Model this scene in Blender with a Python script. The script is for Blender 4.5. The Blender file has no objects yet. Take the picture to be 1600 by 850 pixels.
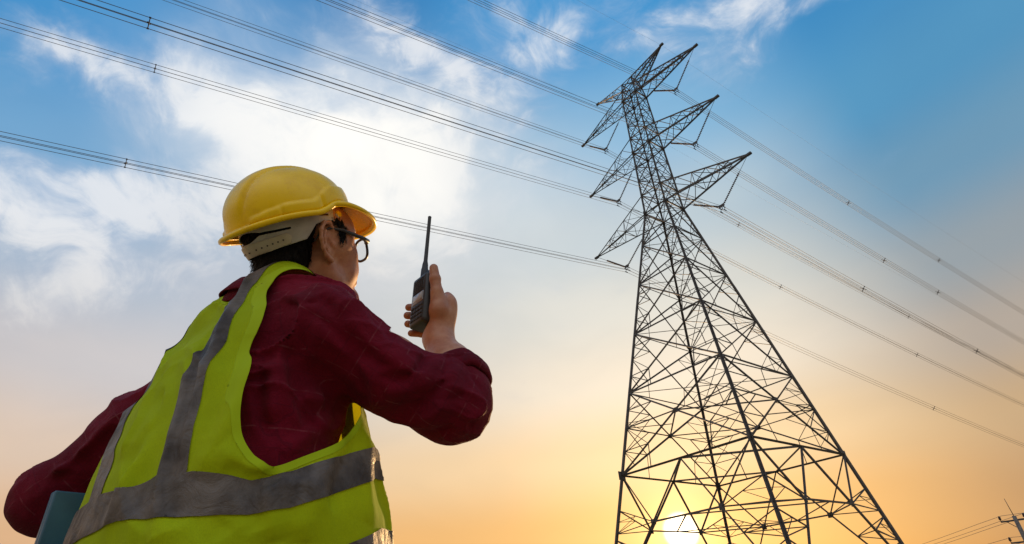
import bpy, bmesh, math, random
import numpy as np
from mathutils import Vector, Matrix, Quaternion

S = bpy.context.scene
COL = S.collection
random.seed(7)
RNG = np.random.default_rng(7)

# ---------------------------------------------------------------- camera
CAM_H = 0.88
PITCH, ROLL, FPX = 0.5533, -0.0826, 889.63
_c, _s, _cr, _sr = math.cos(PITCH), math.sin(PITCH), math.cos(ROLL), math.sin(ROLL)
FWD = np.array([0, _c, _s])
_U = np.array([0, -_s, _c])
_X = np.array([1.0, 0, 0])
RIGHT = _cr * _X + _sr * _U
UP = -_sr * _X + _cr * _U
cam = bpy.data.cameras.new("camera")
cam.sensor_width = 36.0
cam.lens = 36.0 * FPX / 1600.0
cam.clip_start = 0.05
cam.clip_end = 20000
camera = bpy.data.objects.new("camera", cam)
camera.matrix_world = Matrix(((RIGHT[0], UP[0], -FWD[0], 0), (RIGHT[1], UP[1], -FWD[1], 0),
                              (RIGHT[2], UP[2], -FWD[2], CAM_H), (0, 0, 0, 1)))
COL.objects.link(camera)
S.camera = camera
S.view_settings.view_transform = 'Standard'
S.view_settings.look = 'None'
S.view_settings.exposure = 0.0
S.view_settings.gamma = 1.0

# ---------------------------------------------------------------- sun and sky
SUN_EL, SUN_AZ = math.radians(6.0), math.radians(13.2)
SUN = np.array([math.cos(SUN_EL) * math.sin(SUN_AZ), math.cos(SUN_EL) * math.cos(SUN_AZ), math.sin(SUN_EL)])
sun_l = bpy.data.lights.new("sun", 'SUN')
sun_l.energy = 4.6
sun_l.angle = math.radians(0.6)
sun_l.color = (1.0, 0.60, 0.26)
sun_o = bpy.data.objects.new("sun", sun_l)
sun_o.rotation_mode = 'QUATERNION'
sun_o.rotation_quaternion = Vector((-SUN[0], -SUN[1], -SUN[2])).to_track_quat('-Z', 'Y')
sun_o.location = (0, 0, 100)
COL.objects.link(sun_o)


def lin(r, g, b):
    f = lambda v: ((v / 255 + 0.055) / 1.055) ** 2.4 if v / 255 > 0.04045 else v / 255 / 12.92
    return (f(r), f(g), f(b))


def tangent(pxc, pyc, rx, ry, rot):
    """centre direction and two tangent vectors (divided by their radius) of a cloud patch, given as
    where it stands in the sky seen from the shooting position"""
    d = lambda u, v: (lambda q: q / np.linalg.norm(q))(FWD + (u - 800) / FPX * RIGHT + (425 - v) / FPX * UP)
    c0 = d(pxc, pyc)
    ca, sa = math.cos(math.radians(rot)), math.sin(math.radians(rot))
    e1 = d(pxc + rx * ca, pyc + rx * sa) - c0
    e2 = d(pxc - ry * sa, pyc + ry * ca) - c0
    e1 -= c0 * (e1 @ c0)
    e2 -= c0 * (e2 @ c0)
    n1, n2 = np.linalg.norm(e1), np.linalg.norm(e2)
    return c0, e1 / n1 / n1, e2 / n2 / n2


class G:
    """tiny expression builder for shader node trees"""
    def __init__(self, nt):
        self.nt = nt

    def n(self, t, **kw):
        nd = self.nt.nodes.new(t)
        for k, v in kw.items():
            setattr(nd, k, v)
        return nd

    def put(self, sock, v):
        if isinstance(v, bpy.types.NodeSocket):
            self.nt.links.new(v, sock)
        else:
            if sock.type == 'RGBA' and hasattr(v, '__len__') and len(v) == 3:
                v = (*v, 1)
            sock.default_value = v

    def m(self, op, a, b=0.0, c=0.0, clamp=False):
        nd = self.n('ShaderNodeMath', operation=op, use_clamp=clamp)
        for i, v in enumerate((a, b, c)):
            self.put(nd.inputs[i], v)
        return nd.outputs[0]

    def add(self, a, b): return self.m('ADD', a, b)
    def mul(self, a, b): return self.m('MULTIPLY', a, b)

    def dot(self, a, vec):
        nd = self.n('ShaderNodeVectorMath', operation='DOT_PRODUCT')
        self.put(nd.inputs[0], a)
        self.put(nd.inputs[1], tuple(float(x) for x in vec))
        return nd.outputs['Value']

    def vmath(self, op, a, b=None, scale=None):
        nd = self.n('ShaderNodeVectorMath', operation=op)
        self.put(nd.inputs[0], a)
        if b is not None:
            self.put(nd.inputs[1], b)
        if scale is not None:
            self.put(nd.inputs['Scale'], scale)
        return nd.outputs[0]

    def noise(self, vec, scale, detail=6, rough=0.55, dist=0.0, out='Fac', dims='3D', lac=2.0):
        nd = self.n('ShaderNodeTexNoise', noise_dimensions=dims)
        if vec is not None:
            self.put(nd.inputs['Vector'], vec)
        for k, v in (('Scale', scale), ('Detail', detail), ('Roughness', rough), ('Distortion', dist), ('Lacunarity', lac)):
            self.put(nd.inputs[k], v)
        return nd.outputs[out]

    def smooth(self, v, lo, hi, a=0.0, b=1.0):
        nd = self.n('ShaderNodeMapRange', interpolation_type='SMOOTHSTEP')
        for k, x in zip((0, 1, 2, 3, 4), (v, lo, hi, a, b)):
            self.put(nd.inputs[k], x)
        return nd.outputs[0]

    def ramp(self, v, stops, interp='EASE'):
        nd = self.n('ShaderNodeValToRGB')
        cr = nd.color_ramp
        cr.interpolation = interp
        while len(cr.elements) < len(stops):
            cr.elements.new(0.5)
        for e, (p, c) in zip(cr.elements, stops):
            e.position = p
            e.color = (*c[:3], 1)
        self.put(nd.inputs[0], v)
        return nd.outputs[0]

    def mix(self, fac, a, b, mode='MIX'):
        nd = self.n('ShaderNodeMix', data_type='RGBA', blend_type=mode)
        self.put(nd.inputs[0], fac)
        self.put(nd.inputs[6], a)
        self.put(nd.inputs[7], b)
        return nd.outputs[2]


world = bpy.data.worlds.new("World")
S.world = world
world.use_nodes = True
nt = world.node_tree
nt.nodes.clear()
g = G(nt)
STR = 0.1
out = g.n('ShaderNodeOutputWorld')
bg = g.n('ShaderNodeBackground')
bg.inputs['Strength'].default_value = STR
nt.links.new(bg.outputs[0], out.inputs[0])
tc = g.n('ShaderNodeTexCoord')
DIR = g.vmath('NORMALIZE', tc.outputs['Generated'])
sep = g.n('ShaderNodeSeparateXYZ')
nt.links.new(DIR, sep.inputs[0])
dx, dy, dz = sep.outputs
nish = g.n('ShaderNodeTexSky', sky_type='NISHITA', sun_disc=False)
nish.sun_elevation = SUN_EL
nish.sun_rotation = SUN_AZ
nish.dust_density = 2.0

# elevation in degrees / 90
el = g.mul(g.m('ARCSINE', dz), 2 / math.pi)
elc = g.m('MAXIMUM', el, 0.0)
# cosine of the azimuth from the sun
hl = g.m('SQRT', g.m('MAXIMUM', g.add(g.mul(dx, dx), g.mul(dy, dy)), 1e-6))
caz = g.m('DIVIDE', g.dot(DIR, (math.sin(SUN_AZ), math.cos(SUN_AZ), 0)), hl)
E = lambda deg: deg / 90.0
near = g.ramp(elc, [(E(0), lin(244, 172, 84)), (E(7), lin(248, 188, 112)), (E(13), lin(251, 216, 168)), (E(20), lin(247, 233, 212)),
                    (E(27), lin(228, 226, 216)), (E(34), lin(196, 212, 220)), (E(43), lin(135, 186, 222)), (E(54), lin(66, 152, 212)),
                    (E(75), lin(36, 112, 186))])
far = g.ramp(elc, [(E(0), lin(178, 128, 88)), (E(5), lin(194, 148, 104)), (E(11), lin(207, 172, 130)), (E(17), lin(186, 172, 158)),
                   (E(23), lin(156, 166, 172)), (E(30), lin(114, 159, 188)), (E(37), lin(86, 154, 197)), (E(48), lin(62, 142, 199)),
                   (E(75), lin(34, 108, 182))])
# the left of the sky is paler and pinker than the right
left = g.smooth(g.dot(DIR, (-math.cos(SUN_AZ), math.sin(SUN_AZ), 0)), 0.2, 0.75)
wside = g.smooth(g.add(caz, g.mul(left, 0.16)), 0.88, 1.0)
farl = g.ramp(elc, [(E(0), lin(206, 160, 122)), (E(8), lin(228, 182, 138)), (E(14), lin(230, 202, 176)), (E(21), lin(206, 200, 200)),
                    (E(28), lin(160, 184, 208)), (E(36), lin(112, 168, 212)), (E(46), lin(70, 152, 212)), (E(60), lin(45, 135, 200)),
                    (E(80), lin(34, 108, 182))])
far2 = g.mix(left, far, farl)
sky = g.mix(wside, far2, near)

# clouds: fractal noise, gathered in the patches of sky where the photograph has them
warp = g.noise(DIR, 3.2, 3, 0.5, 0.0, out='Color')
wv = g.vmath('SCALE', g.vmath('SUBTRACT', warp, (0.5, 0.5, 0.5)), scale=0.22)
P1 = g.vmath('ADD', DIR, wv)
PAT = [  # px, py, rx, ry, rot, weight (where each bank hangs)
    (560, 235, 160, 90, 15, 0.8), (420, 190, 190, 70, 20, 0.75), (660, 310, 190, 100, 30, 0.6), (480, 330, 220, 110, 0, 0.55),
    (70, 75, 150, 45, 22, 0.8), (235, 125, 130, 34, 15, 0.85), (120, 305, 190, 48, -5, 1.05), (60, 345, 90, 45, 25, 0.8),
    (250, 290, 170, 35, 4, 0.6), (95, 430, 45, 95, 35, 0.75), (30, 250, 60, 40, 0, 0.5), (690, 105, 120, 34, 38, 0.72),
    (830, 60, 110, 75, 55, 0.85), (1030, 75, 85, 75, 0, 0.95), (1130, 95, 85, 60, -25, 0.8), (1180, 10, 120, 36, 5, 0.75),
    (1290, 5, 80, 24, -10, 0.55), (600, 80, 150, 40, 18, 0.55), (330, 420, 300, 120, 0, 0.55), (200, 400, 220, 60, -8, 0.5), (780, 190, 160, 70, 25, 0.5), (440, 60, 120, 40, 20, 0.4),
]
blob = None
for (px, py, rx, ry, rot, w) in PAT:
    c0, e1, e2 = tangent(px, py, rx, ry, rot)
    a, b = g.dot(P1, e1), g.dot(P1, e2)
    r2 = g.add(g.mul(a, a), g.mul(b, b))
    v = g.mul(g.m('EXPONENT', g.mul(r2, -0.9)), w)
    v = g.mul(v, g.m('GREATER_THAN', g.dot(DIR, c0), 0.0))
    blob = v if blob is None else g.m('ADD', blob, v)
stretch = g.vmath('MULTIPLY', P1, (1.0, 1.0, 1.9))
fb = g.noise(stretch, 4.6, 9, 0.56, 0.25)
fb2 = g.noise(P1, 13.0, 6, 0.6, 0.4)
fb3 = g.noise(g.vmath('MULTIPLY', P1, (1.0, 1.0, 1.5)), 9.0, 9, 0.62, 0.8)
tex = g.add(g.add(g.mul(fb, 0.5), g.mul(fb2, 0.15)), g.mul(fb3, 0.35))
dens = g.add(g.mul(g.m('SUBTRACT', tex, 0.5), 4.2), g.mul(blob, 0.8))
dens = g.m('SUBTRACT', dens, 0.34)
cover = g.smooth(dens, -0.14, 1.05)
cover = g.mul(cover, g.smooth(el, 0.10, 0.30))
lowel = g.smooth(elc, E(12), E(34))
bright = g.smooth(g.add(dens, g.mul(g.m('SUBTRACT', fb2, 0.5), 1.5)), 0.15, 1.05)
ccol = g.mix(bright, lin(168, 192, 222), lin(240, 243, 248))
warmc = g.mix(bright, lin(214, 200, 190), lin(255, 244, 226))
ccol = g.mix(lowel, warmc, ccol)
sky = g.mix(g.mul(cover, 0.88), sky, ccol)
# a pale veil of thin cloud spreads down from it
for (px, py, rx, ry, rot, w, col) in ((600, 400, 270, 170, 0, 0.72, lin(236, 232, 226)), (330, 500, 280, 130, 0, 0.5, lin(208, 206, 210)), (860, 330, 160, 120, 20, 0.25, lin(222, 226, 226))):
    c0, e1, e2 = tangent(px, py, rx, ry, rot)
    a, b = g.dot(P1, e1), g.dot(P1, e2)
    v = g.m('EXPONENT', g.mul(g.add(g.mul(a, a), g.mul(b, b)), -1.0))
    v = g.mul(v, g.m('GREATER_THAN', g.dot(DIR, c0), 0.0))
    sky = g.mix(g.mul(v, g.smooth(fb, 0.25, 0.7, w * 0.75, w)), sky, col)
# the burnt-out heart of the big cloud the evening light strikes through
c0, e1, e2 = tangent(560, 245, 235, 130, 18)
a, b = g.dot(P1, e1), g.dot(P1, e2)
core = g.m('EXPONENT', g.mul(g.add(g.mul(a, a), g.mul(b, b)), -1.5))
core = g.mul(core, g.m('GREATER_THAN', g.dot(DIR, c0), 0.0))
core = g.mul(core, g.smooth(fb, 0.30, 0.66, 0.55, 1.0))
sky = g.mix(g.m('MINIMUM', core, 1.0), sky, (1.12, 1.10, 1.04))
# faint mottling of thin haze
mot = g.noise(g.vmath('MULTIPLY', P1, (1, 1, 2.6)), 2.3, 5, 0.5)
sky = g.mix(1.0, sky, g.mix(g.smooth(mot, 0.3, 0.7), (0.94, 0.95, 0.965), (1.05, 1.04, 1.03)), 'MULTIPLY')
# glare round the hazy sun
cs = g.dot(DIR, SUN)
ang = g.m('ARCCOSINE', g.m('MINIMUM', cs, 0.999999))
deg = lambda d: math.radians(d)
halo = g.m('EXPONENT', g.mul(ang, -1 / deg(6.5)))
halo2 = g.m('EXPONENT', g.mul(g.mul(ang, ang), -1 / deg(2.9) ** 2))
disc = g.smooth(ang, deg(0.9), deg(1.75), 1.0, 0.0)
sky = g.mix(1.0, sky, g.mix(halo, (0, 0, 0), (0.40, 0.27, 0.09)), 'ADD')
sky = g.mix(1.0, sky, g.mix(halo2, (0, 0, 0), (0.42, 0.34, 0.16)), 'ADD')
sky = g.mix(1.0, sky, g.mix(disc, (0, 0, 0), (3.0, 2.8, 2.2)), 'ADD')
# added bright cloud, unseen behind and above the camera, to fill-light the man
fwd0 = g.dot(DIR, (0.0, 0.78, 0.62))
fill_veil = g.smooth(fwd0, 0.62, 0.05, 0.0, 1.0)
fill_veil = g.mul(fill_veil, g.smooth(el, 0.18, 0.68))
fill_veil = g.mul(fill_veil, g.smooth(g.noise(P1, 2.6, 6, 0.55), 0.25, 0.6, 0.55, 1.0))
sky = g.mix(fill_veil, sky, g.mix(lowel, (1.0, 0.95, 0.9), (1.5, 1.5, 1.5)))
# below the horizon
sky = g.mix(g.smooth(el, -0.06, 0.0), lin(120, 104, 84), sky)
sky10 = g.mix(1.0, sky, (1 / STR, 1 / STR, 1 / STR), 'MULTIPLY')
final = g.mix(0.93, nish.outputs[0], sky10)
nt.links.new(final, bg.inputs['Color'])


# ---------------------------------------------------------------- helpers
def link(o, parent=None):
    COL.objects.link(o)
    if parent is not None:
        o.parent = parent
    return o


def mesh_from(name, verts, faces, smooth=False):
    me = bpy.data.meshes.new(name)
    verts = np.asarray(verts, np.float32)
    if isinstance(faces, np.ndarray):
        n, k = faces.shape
        me.vertices.add(len(verts))
        me.vertices.foreach_set('co', verts.ravel())
        me.loops.add(n * k)
        me.loops.foreach_set('vertex_index', faces.astype(np.int32).ravel())
        me.polygons.add(n)
        me.polygons.foreach_set('loop_start', np.arange(0, n * k, k, dtype=np.int32))
        me.update(calc_edges=True)
    else:
        me.from_pydata([tuple(map(float, v)) for v in verts], [], faces)
        me.update()
    if smooth:
        me.polygons.foreach_set('use_smooth', np.ones(len(me.polygons), bool))
    return me


def obj(name, me, mat=None, parent=None, label=None, kind=None):
    o = bpy.data.objects.new(name, me)
    if mat is not None and me is not None and len(me.materials) == 0:
        me.materials.append(mat)
    if label:
        o['label'] = label
    if kind:
        o['kind'] = kind
    return link(o, parent)


def thing(o, label, cat, group=None, kind=None):
    o['label'] = label
    o['category'] = cat
    if group:
        o['group'] = group
    if kind:
        o['kind'] = kind
    return o


def empty(name, loc, rz=0.0, parent=None):
    o = bpy.data.objects.new(name, None)
    o.location = loc
    o.rotation_euler = (0, 0, rz)
    o.empty_display_size = 0.2
    return link(o, parent)


def tube(path, rad, n=6, closed=False, cap=True):
    """verts, faces of a tube along a polyline; rad may vary"""
    P = np.asarray(path, float)
    N = len(P)
    R = np.broadcast_to(np.asarray(rad, float), (N,))
    T = np.gradient(P, axis=0) if not closed else np.roll(P, -1, 0) - np.roll(P, 1, 0)
    T /= np.linalg.norm(T, axis=1)[:, None] + 1e-12
    ref = np.array([0, 0, 1.0]) if abs(T[0][2]) < 0.9 else np.array([1.0, 0, 0])
    u = np.cross(T[0], ref)
    u /= np.linalg.norm(u)
    V = []
    for i in range(N):
        u = u - T[i] * (u @ T[i])
        u /= np.linalg.norm(u) + 1e-12
        w = np.cross(T[i], u)
        a = np.arange(n) * 2 * math.pi / n
        V.append(P[i] + R[i] * (np.cos(a)[:, None] * u + np.sin(a)[:, None] * w))
    V = np.concatenate(V)
    F = []
    for i in range(N if closed else N - 1):
        j = (i + 1) % N
        for k in range(n):
            F.append((i * n + k, i * n + (k + 1) % n, j * n + (k + 1) % n, j * n + k))
    if cap and not closed:
        F.append(tuple(range(n - 1, -1, -1)))
        F.append(tuple((N - 1) * n + k for k in range(n)))
    return V, F


class MB:
    """collects verts / faces of one mesh"""
    def __init__(self):
        self.v, self.f, self.n = [], [], 0

    def add(self, V, F):
        V = np.asarray(V, float)
        self.v.append(V)
        self.f += [tuple(i + self.n for i in q) for q in F]
        self.n += len(V)
        return self

    def box(self, c, size, M=None):
        s = np.array(size) / 2
        V = np.array([(x, y, z) for x in (-1, 1) for y in (-1, 1) for z in (-1, 1)], float) * s
        if M is not None:
            V = V @ np.asarray(M).T
        F = [(0, 1, 3, 2), (4, 6, 7, 5), (0, 4, 5, 1), (2, 3, 7, 6), (0, 2, 6, 4), (1, 5, 7, 3)]
        return self.add(V + np.array(c), F)

    def mesh(self, name, smooth=False):
        return mesh_from(name, np.concatenate(self.v), self.f, smooth)


def material(name, base=(0.5, 0.5, 0.5), rough=0.6, metal=0.0, **kw):
    m = bpy.data.materials.new(name)
    m.use_nodes = True
    b = m.node_tree.nodes['Principled BSDF']
    b.inputs['Base Color'].default_value = (*base, 1)
    b.inputs['Roughness'].default_value = rough
    b.inputs['Metallic'].default_value = metal
    for k, v in kw.items():
        b.inputs[k.replace('_', ' ')].default_value = v
    return m, G(m.node_tree), b


def bump(gr, b, height, strength, dist):
    nd = gr.n('ShaderNodeBump')
    nd.inputs['Strength'].default_value = strength
    nd.inputs['Distance'].default_value = dist
    gr.put(nd.inputs['Height'], height)
    gr.nt.links.new(nd.outputs[0], b.inputs['Normal'])


def ocoord(gr):
    return gr.n('ShaderNodeTexCoord').outputs['Object']


M_STEEL, gs, b_ = material('weathered_steel', (0.06, 0.06, 0.062), 0.65, 0.2)
v_ = gs.noise(ocoord(gs), 3.0, 5)
gs.put(b_.inputs['Base Color'], gs.ramp(v_, [(0.3, (0.05, 0.045, 0.042)), (0.7, (0.11, 0.10, 0.095))], 'LINEAR'))
M_WIRE, gs, b_ = material('weathered_conductor', (0.12, 0.12, 0.125), 0.6, 0.4)
M_INS, gs, b_ = material('insulator_glaze', (0.075, 0.05, 0.045), 0.6, Specular_IOR_Level=0.2)
v_ = gs.noise(ocoord(gs), 6.0, 3)
gs.put(b_.inputs['Base Color'], gs.ramp(v_, [(0.3, (0.06, 0.045, 0.045)), (0.7, (0.11, 0.075, 0.07))], 'LINEAR'))
M_POLE, gs, b_ = material('pole_concrete', (0.16, 0.14, 0.125), 0.9)
v_ = gs.noise(ocoord(gs), 4.0, 6)
gs.put(b_.inputs['Base Color'], gs.ramp(v_, [(0.3, (0.11, 0.095, 0.085)), (0.7, (0.22, 0.2, 0.18))], 'LINEAR'))
# ---------------------------------------------------------------- ground
M_GROUND, gs, b_ = material('dry_field', (0.15, 0.13, 0.06), 0.95)
oc = ocoord(gs)
n1 = gs.noise(oc, 0.02, 8, 0.6)
n2 = gs.noise(oc, 1.7, 8, 0.65)
cg = gs.mix(gs.smooth(n1, 0.35, 0.65), (0.16, 0.155, 0.07), (0.32, 0.27, 0.16))
cg = gs.mix(gs.smooth(n2, 0.3, 0.75), cg, (0.24, 0.2, 0.12))
gs.put(b_.inputs['Base Color'], cg)
bump(gs, b_, n2, 0.7, 0.08)
gm = MB()
NG = 60
xs = np.concatenate([-np.geomspace(6000, 2, NG // 2), np.geomspace(2, 6000, NG // 2)])
GX, GY = np.meshgrid(xs, xs, indexing='ij')
GZ = 0.02 * np.sin(GX * 0.7) * np.sin(GY * 0.6 + 1) - 0.02
GV = np.stack([GX, GY, GZ], -1).reshape(-1, 3)
idx = np.arange(NG * NG).reshape(NG, NG)
GF = np.stack([idx[:-1, :-1], idx[1:, :-1], idx[1:, 1:], idx[:-1, 1:]], -1).reshape(-1, 4)
ground = obj('ground', mesh_from('ground', GV, GF, True), M_GROUND, kind='structure')
ground['label'] = 'dry grass field under the power lines'

# ---------------------------------------------------------------- lattice tower
TYAW = -0.8856
TX, TY = 18.426, 54.018
tower = empty('lattice_tower', (TX, TY, 0), TYAW)     # tower frame: x along the cross arms, y along the line
thing(tower, 'tall steel lattice pylon with six cross arms carrying the power lines', 'pylon')
ZC = CAM_H
Z_BELT, Z_W, Z_A1, Z_A2, Z_TOP = 10.87 + ZC, 39.93 + ZC, 49.6 + ZC, 59.0 + ZC, 62.3 + ZC
_lv = np.array([0.0, Z_BELT, Z_W, Z_A1, Z_A2, Z_TOP])
_wa = np.array([6.75 + 11.82 * 0.178, 6.75, 1.52, 1.32, 1.15, 0.85])
_wl = np.array([7.3 + 11.82 * 0.195, 7.3, 1.65, 1.38, 1.1, 0.8])


def corner(sa, sl, z):
    return np.array([sa * np.interp(z, _lv, _wa), sl * np.interp(z, _lv, _wl), z])


CORN = [(1, -1), (1, 1), (-1, 1), (-1, -1)]       # near, right, back, left


def lbar_mesh(name):
    t = 0.14
    prof = np.array([(0, 0), (1, 0), (1, t), (t, t), (t, 1), (0, 1)]) - 0.3
    V = [(x, y, z) for z in (0, 1) for x, y in prof]
    F = [tuple(range(5, -1, -1)), tuple(range(6, 12))] + [(k, (k + 1) % 6, 6 + (k + 1) % 6, 6 + k) for k in range(6)]
    me = mesh_from(name, V, F)
    me.materials.append(M_STEEL)
    return me, np.array(V, float), F


LBAR, LV, LF = lbar_mesh('angle_bar')


def frame_of(p, q, roll=0.0):
    d = np.array(q, float) - p
    L = np.linalg.norm(d)
    qt = Vector(d / L).to_track_quat('Z', 'Y') @ Quaternion((0, 0, 1), roll)
    return L, qt


def bar(name, p, q, w, parent, roll=0.0):
    w = w * 0.78
    L, qt = frame_of(p, q, roll)
    o = bpy.data.objects.new(name, LBAR)
    o.location = tuple(p)
    o.rotation_mode = 'QUATERNION'
    o.rotation_quaternion = qt
    o.scale = (w, w, L)
    return link(o, parent)


def bar_geo(mb, p, q, w, roll=0.0):
    w = w * 0.78
    L, qt = frame_of(p, q, roll)
    M = np.array(qt.to_matrix())
    mb.add((LV * np.array([w, w, L])) @ M.T + np.array(p), LF)


# legs
for k, (sa, sl) in enumerate(CORN):
    mb = MB()
    lv = [0.0, 6.0, Z_BELT, 20, 30, Z_W, Z_A1, Z_A2, Z_TOP]
    for i in range(len(lv) - 1):
        w = np.interp(lv[i], [0, Z_BELT, Z_W, Z_TOP], [0.30, 0.28, 0.21, 0.14])
        bar_geo(mb, corner(sa, sl, lv[i]), corner(sa, sl, lv[i + 1]), w, 0.4 + k * math.pi / 2)
    obj('leg', mb.mesh('leg'), M_STEEL, tower)

red = MB()             # the smallest redundant members, joined
NODES = [Z_W, 36.4, 31.4, 25.6, 19.4, Z_BELT]
faces4 = [(CORN[i], CORN[(i + 1) % 4]) for i in range(4)]
lerp = lambda a, b, t: a + (b - a) * t


def xpoint(a0, a1, b0, b1):
    wb, wt = np.linalg.norm(b0 - a0), np.linalg.norm(b1 - a1)
    return lerp(a0, b1, wb / (wb + wt))


def panel(ca, cb, z0, z1, wd, wr, fine):
    A0, B0, A1, B1 = corner(*ca, z0), corner(*cb, z0), corner(*ca, z1), corner(*cb, z1)
    bar('diagonal_brace', A0, B1, wd, tower, 0.3)
    bar('diagonal_brace', B0, A1, wd, tower, 1.9)
    X = xpoint(A0, A1, B0, B1)
    for (P0, P1, Q0, Q1) in ((A0, A1, B0, B1), (B0, B1, A0, A1)):
        zc = (X[2] - z0) / (z1 - z0)
        Lm = lerp(P0, P1, zc)
        d1, d2 = lerp(P0, X, 0.5), lerp(P1, X, 0.5)
        l1, l2 = lerp(P0, P1, zc * 0.5), lerp(P0, P1, zc + (1 - zc) * 0.5)
        if fine:
            for s, e in ((Lm, d1), (Lm, d2), (l1, d1), (l2, d2)):
                bar_geo(red, s, e, wr)
            for s, e in ((l1, lerp(P0, X, 0.25)), (l2, lerp(P1, X, 0.25))):
                bar_geo(red, s, e, wr * 0.8)
            # short stub from the lower diagonal to the panel's horizontal
            bar_geo(red, d1, lerp(P0, Q0, 0.26), wr)
        else:
            bar_geo(red, Lm, X, wr)


XP = []
for i in range(len(NODES) - 1):
    z1, z0 = NODES[i], NODES[i + 1]
    wd = np.interp(z0, [Z_BELT, Z_W], [0.18, 0.13])
    for (ca, cb) in faces4:
        panel(ca, cb, z0, z1, wd, 0.085 if i > 1 else 0.07, True)
        if i > 0:
            bar('strut', corner(*ca, z1), corner(*cb, z1), wd * 0.85, tower)
    if i >= 4:                                           # plan bracing between the crossings
        XS = [xpoint(corner(*ca, z0), corner(*ca, z1), corner(*cb, z0), corner(*cb, z1)) for ca, cb in faces4]
        for k in range(4):
            bar('diaphragm_brace', XS[k], XS[(k + 1) % 4], 0.14, tower)
            ca, cb = faces4[k]
            for c2 in (ca, cb):
                zc = XS[k][2]
                bar('strut', corner(*c2, zc), XS[k], 0.12, tower)
                bar_geo(red, lerp(corner(*c2, zc), XS[k], 0.5), lerp(corner(*c2, z0), corner(*c2, z1), 0.25), 0.09)
                bar_geo(red, lerp(corner(*c2, zc), XS[k], 0.5), lerp(corner(*c2, z0), corner(*c2, z1), 0.62), 0.09)
            bar_geo(red, lerp(XS[k], XS[(k + 1) % 4], 0.5), corner(*CORN[(k + 1) % 4], zc), 0.1)
            XP.append((XS[k], k))
    if i > 0:
        bar_geo(red, corner(*CORN[0], z1), corner(*CORN[2], z1), 0.09)
        bar_geo(red, corner(*CORN[1], z1), corner(*CORN[3], z1), 0.09)

# rings
for z, w in ((Z_BELT, 0.25), (Z_W, 0.2), (Z_W + 2.7, 0.15), (Z_A1, 0.18), (Z_A1 + 2.5, 0.14), (Z_A2, 0.17), (Z_A2 + 2.0, 0.13), (Z_TOP, 0.12)):
    for (ca, cb) in faces4:
        bar('strut', corner(*ca, z), corner(*cb, z), w, tower, 0.7)
for z in (Z_W, Z_A1, Z_A2):
    bar('diaphragm_brace', corner(*CORN[0], z), corner(*CORN[2], z), 0.1, tower)
    bar('diaphragm_brace', corner(*CORN[1], z), corner(*CORN[3], z), 0.1, tower)

# body above the waist
UP_LV = [Z_W, Z_W + 2.7, Z_W + 5.0, Z_W + 7.3, Z_A1, Z_A1 + 2.5, Z_A1 + 4.8, Z_A1 + 7.1, Z_A2, Z_A2 + 2.0, Z_TOP]
for i in range(len(UP_LV) - 1):
    for (ca, cb) in faces4:
        A0, B0 = corner(*ca, UP_LV[i]), corner(*cb, UP_LV[i])
        A1, B1 = corner(*ca, UP_LV[i + 1]), corner(*cb, UP_LV[i + 1])
        bar('diagonal_brace', A0, B1, 0.11, tower, 0.3)
        bar('diagonal_brace', B0, A1, 0.11, tower, 1.9)
        bar_geo(red, lerp(A0, A1, 0.5), xpoint(A0, A1, B0, B1), 0.06)
        bar_geo(red, lerp(B0, B1, 0.5), xpoint(A0, A1, B0, B1), 0.06)
        if i in (1, 2, 5, 6):
            bar_geo(red, A1, B1, 0.07)
    bar_geo(red, corner(*CORN[i % 2], UP_LV[i + 1]), corner(*CORN[i % 2 + 2], UP_LV[i + 1]), 0.07)

# belt diaphragm (a diamond between the middles of the belt) and the portal under it
mids = [lerp(corner(*ca, Z_BELT), corner(*cb, Z_BELT), 0.5) for ca, cb in faces4]
for i in range(4):
    bar('diaphragm_brace', mids[i], mids[(i + 1) % 4], 0.2, tower)
Z_LOW = 6.6
lowp = []
for i, (ca, cb) in enumerate(faces4):
    A, B = corner(*ca, Z_BELT), corner(*cb, Z_BELT)
    FA, FB = corner(*ca, 0.0), corner(*cb, 0.0)
    Mm = mids[i]
    for (Pt, Ft, cc) in ((A, FA, ca), (B, FB, cb)):
        K = lerp(Mm, Ft, 0.38)                       # knee of the portal
        bar('portal_brace', Mm, Ft, 0.19, tower)
        bar('diagonal_brace', Pt, K, 0.17, tower)
        lowp.append((i, K, cc))
        for t0, t1 in ((0.25, 0.38), (0.45, 0.55), (0.62, 0.7), (0.78, 0.84)):
            Lp = lerp(Pt, Ft, t0)
            Kp = lerp(Mm, Ft, t1)
            bar('portal_strut', Lp, Kp, 0.11, tower)
            Lq = lerp(Pt, Ft, t0 + 0.16)
            bar_geo(red, Kp, Lq, 0.10)
            bar_geo(red, lerp(Lp, Kp, 0.5), Lq, 0.06)
            bar_geo(red, lerp(Lp, Kp, 0.5), lerp(Pt, Ft, t0 + 0.08), 0.06)
        # hip bracing across the corner
for c_ in CORN:
    ks = [K for (_, K, cc) in lowp if cc == c_]
    bar('portal_strut', ks[0], ks[1], 0.15, tower)
    for t in (0.55, 0.75):
        p = [lerp(mids[i], corner(*c_, 0.0), t) for i, (ca, cb) in enumerate(faces4) if c_ in (ca, cb)]
        bar_geo(red, p[0], p[1], 0.1)
ks = [K for (_, K, cc) in lowp]
for i in range(4):
    bar('portal_strut', lowp[2 * i][1], lowp[2 * i + 1][1], 0.17, tower)
    bar('diaphragm_brace', lerp(lowp[2 * i][1], lowp[2 * i + 1][1], 0.5), lerp(lowp[(2 * i + 2) % 8][1], lowp[(2 * i + 3) % 8][1], 0.5), 0.12, tower)

# gusset plates
gus = MB().box((0, 0, 0), (1, 1, 1)).mesh('gusset_plate')
gus.materials.append(M_STEEL)


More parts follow.
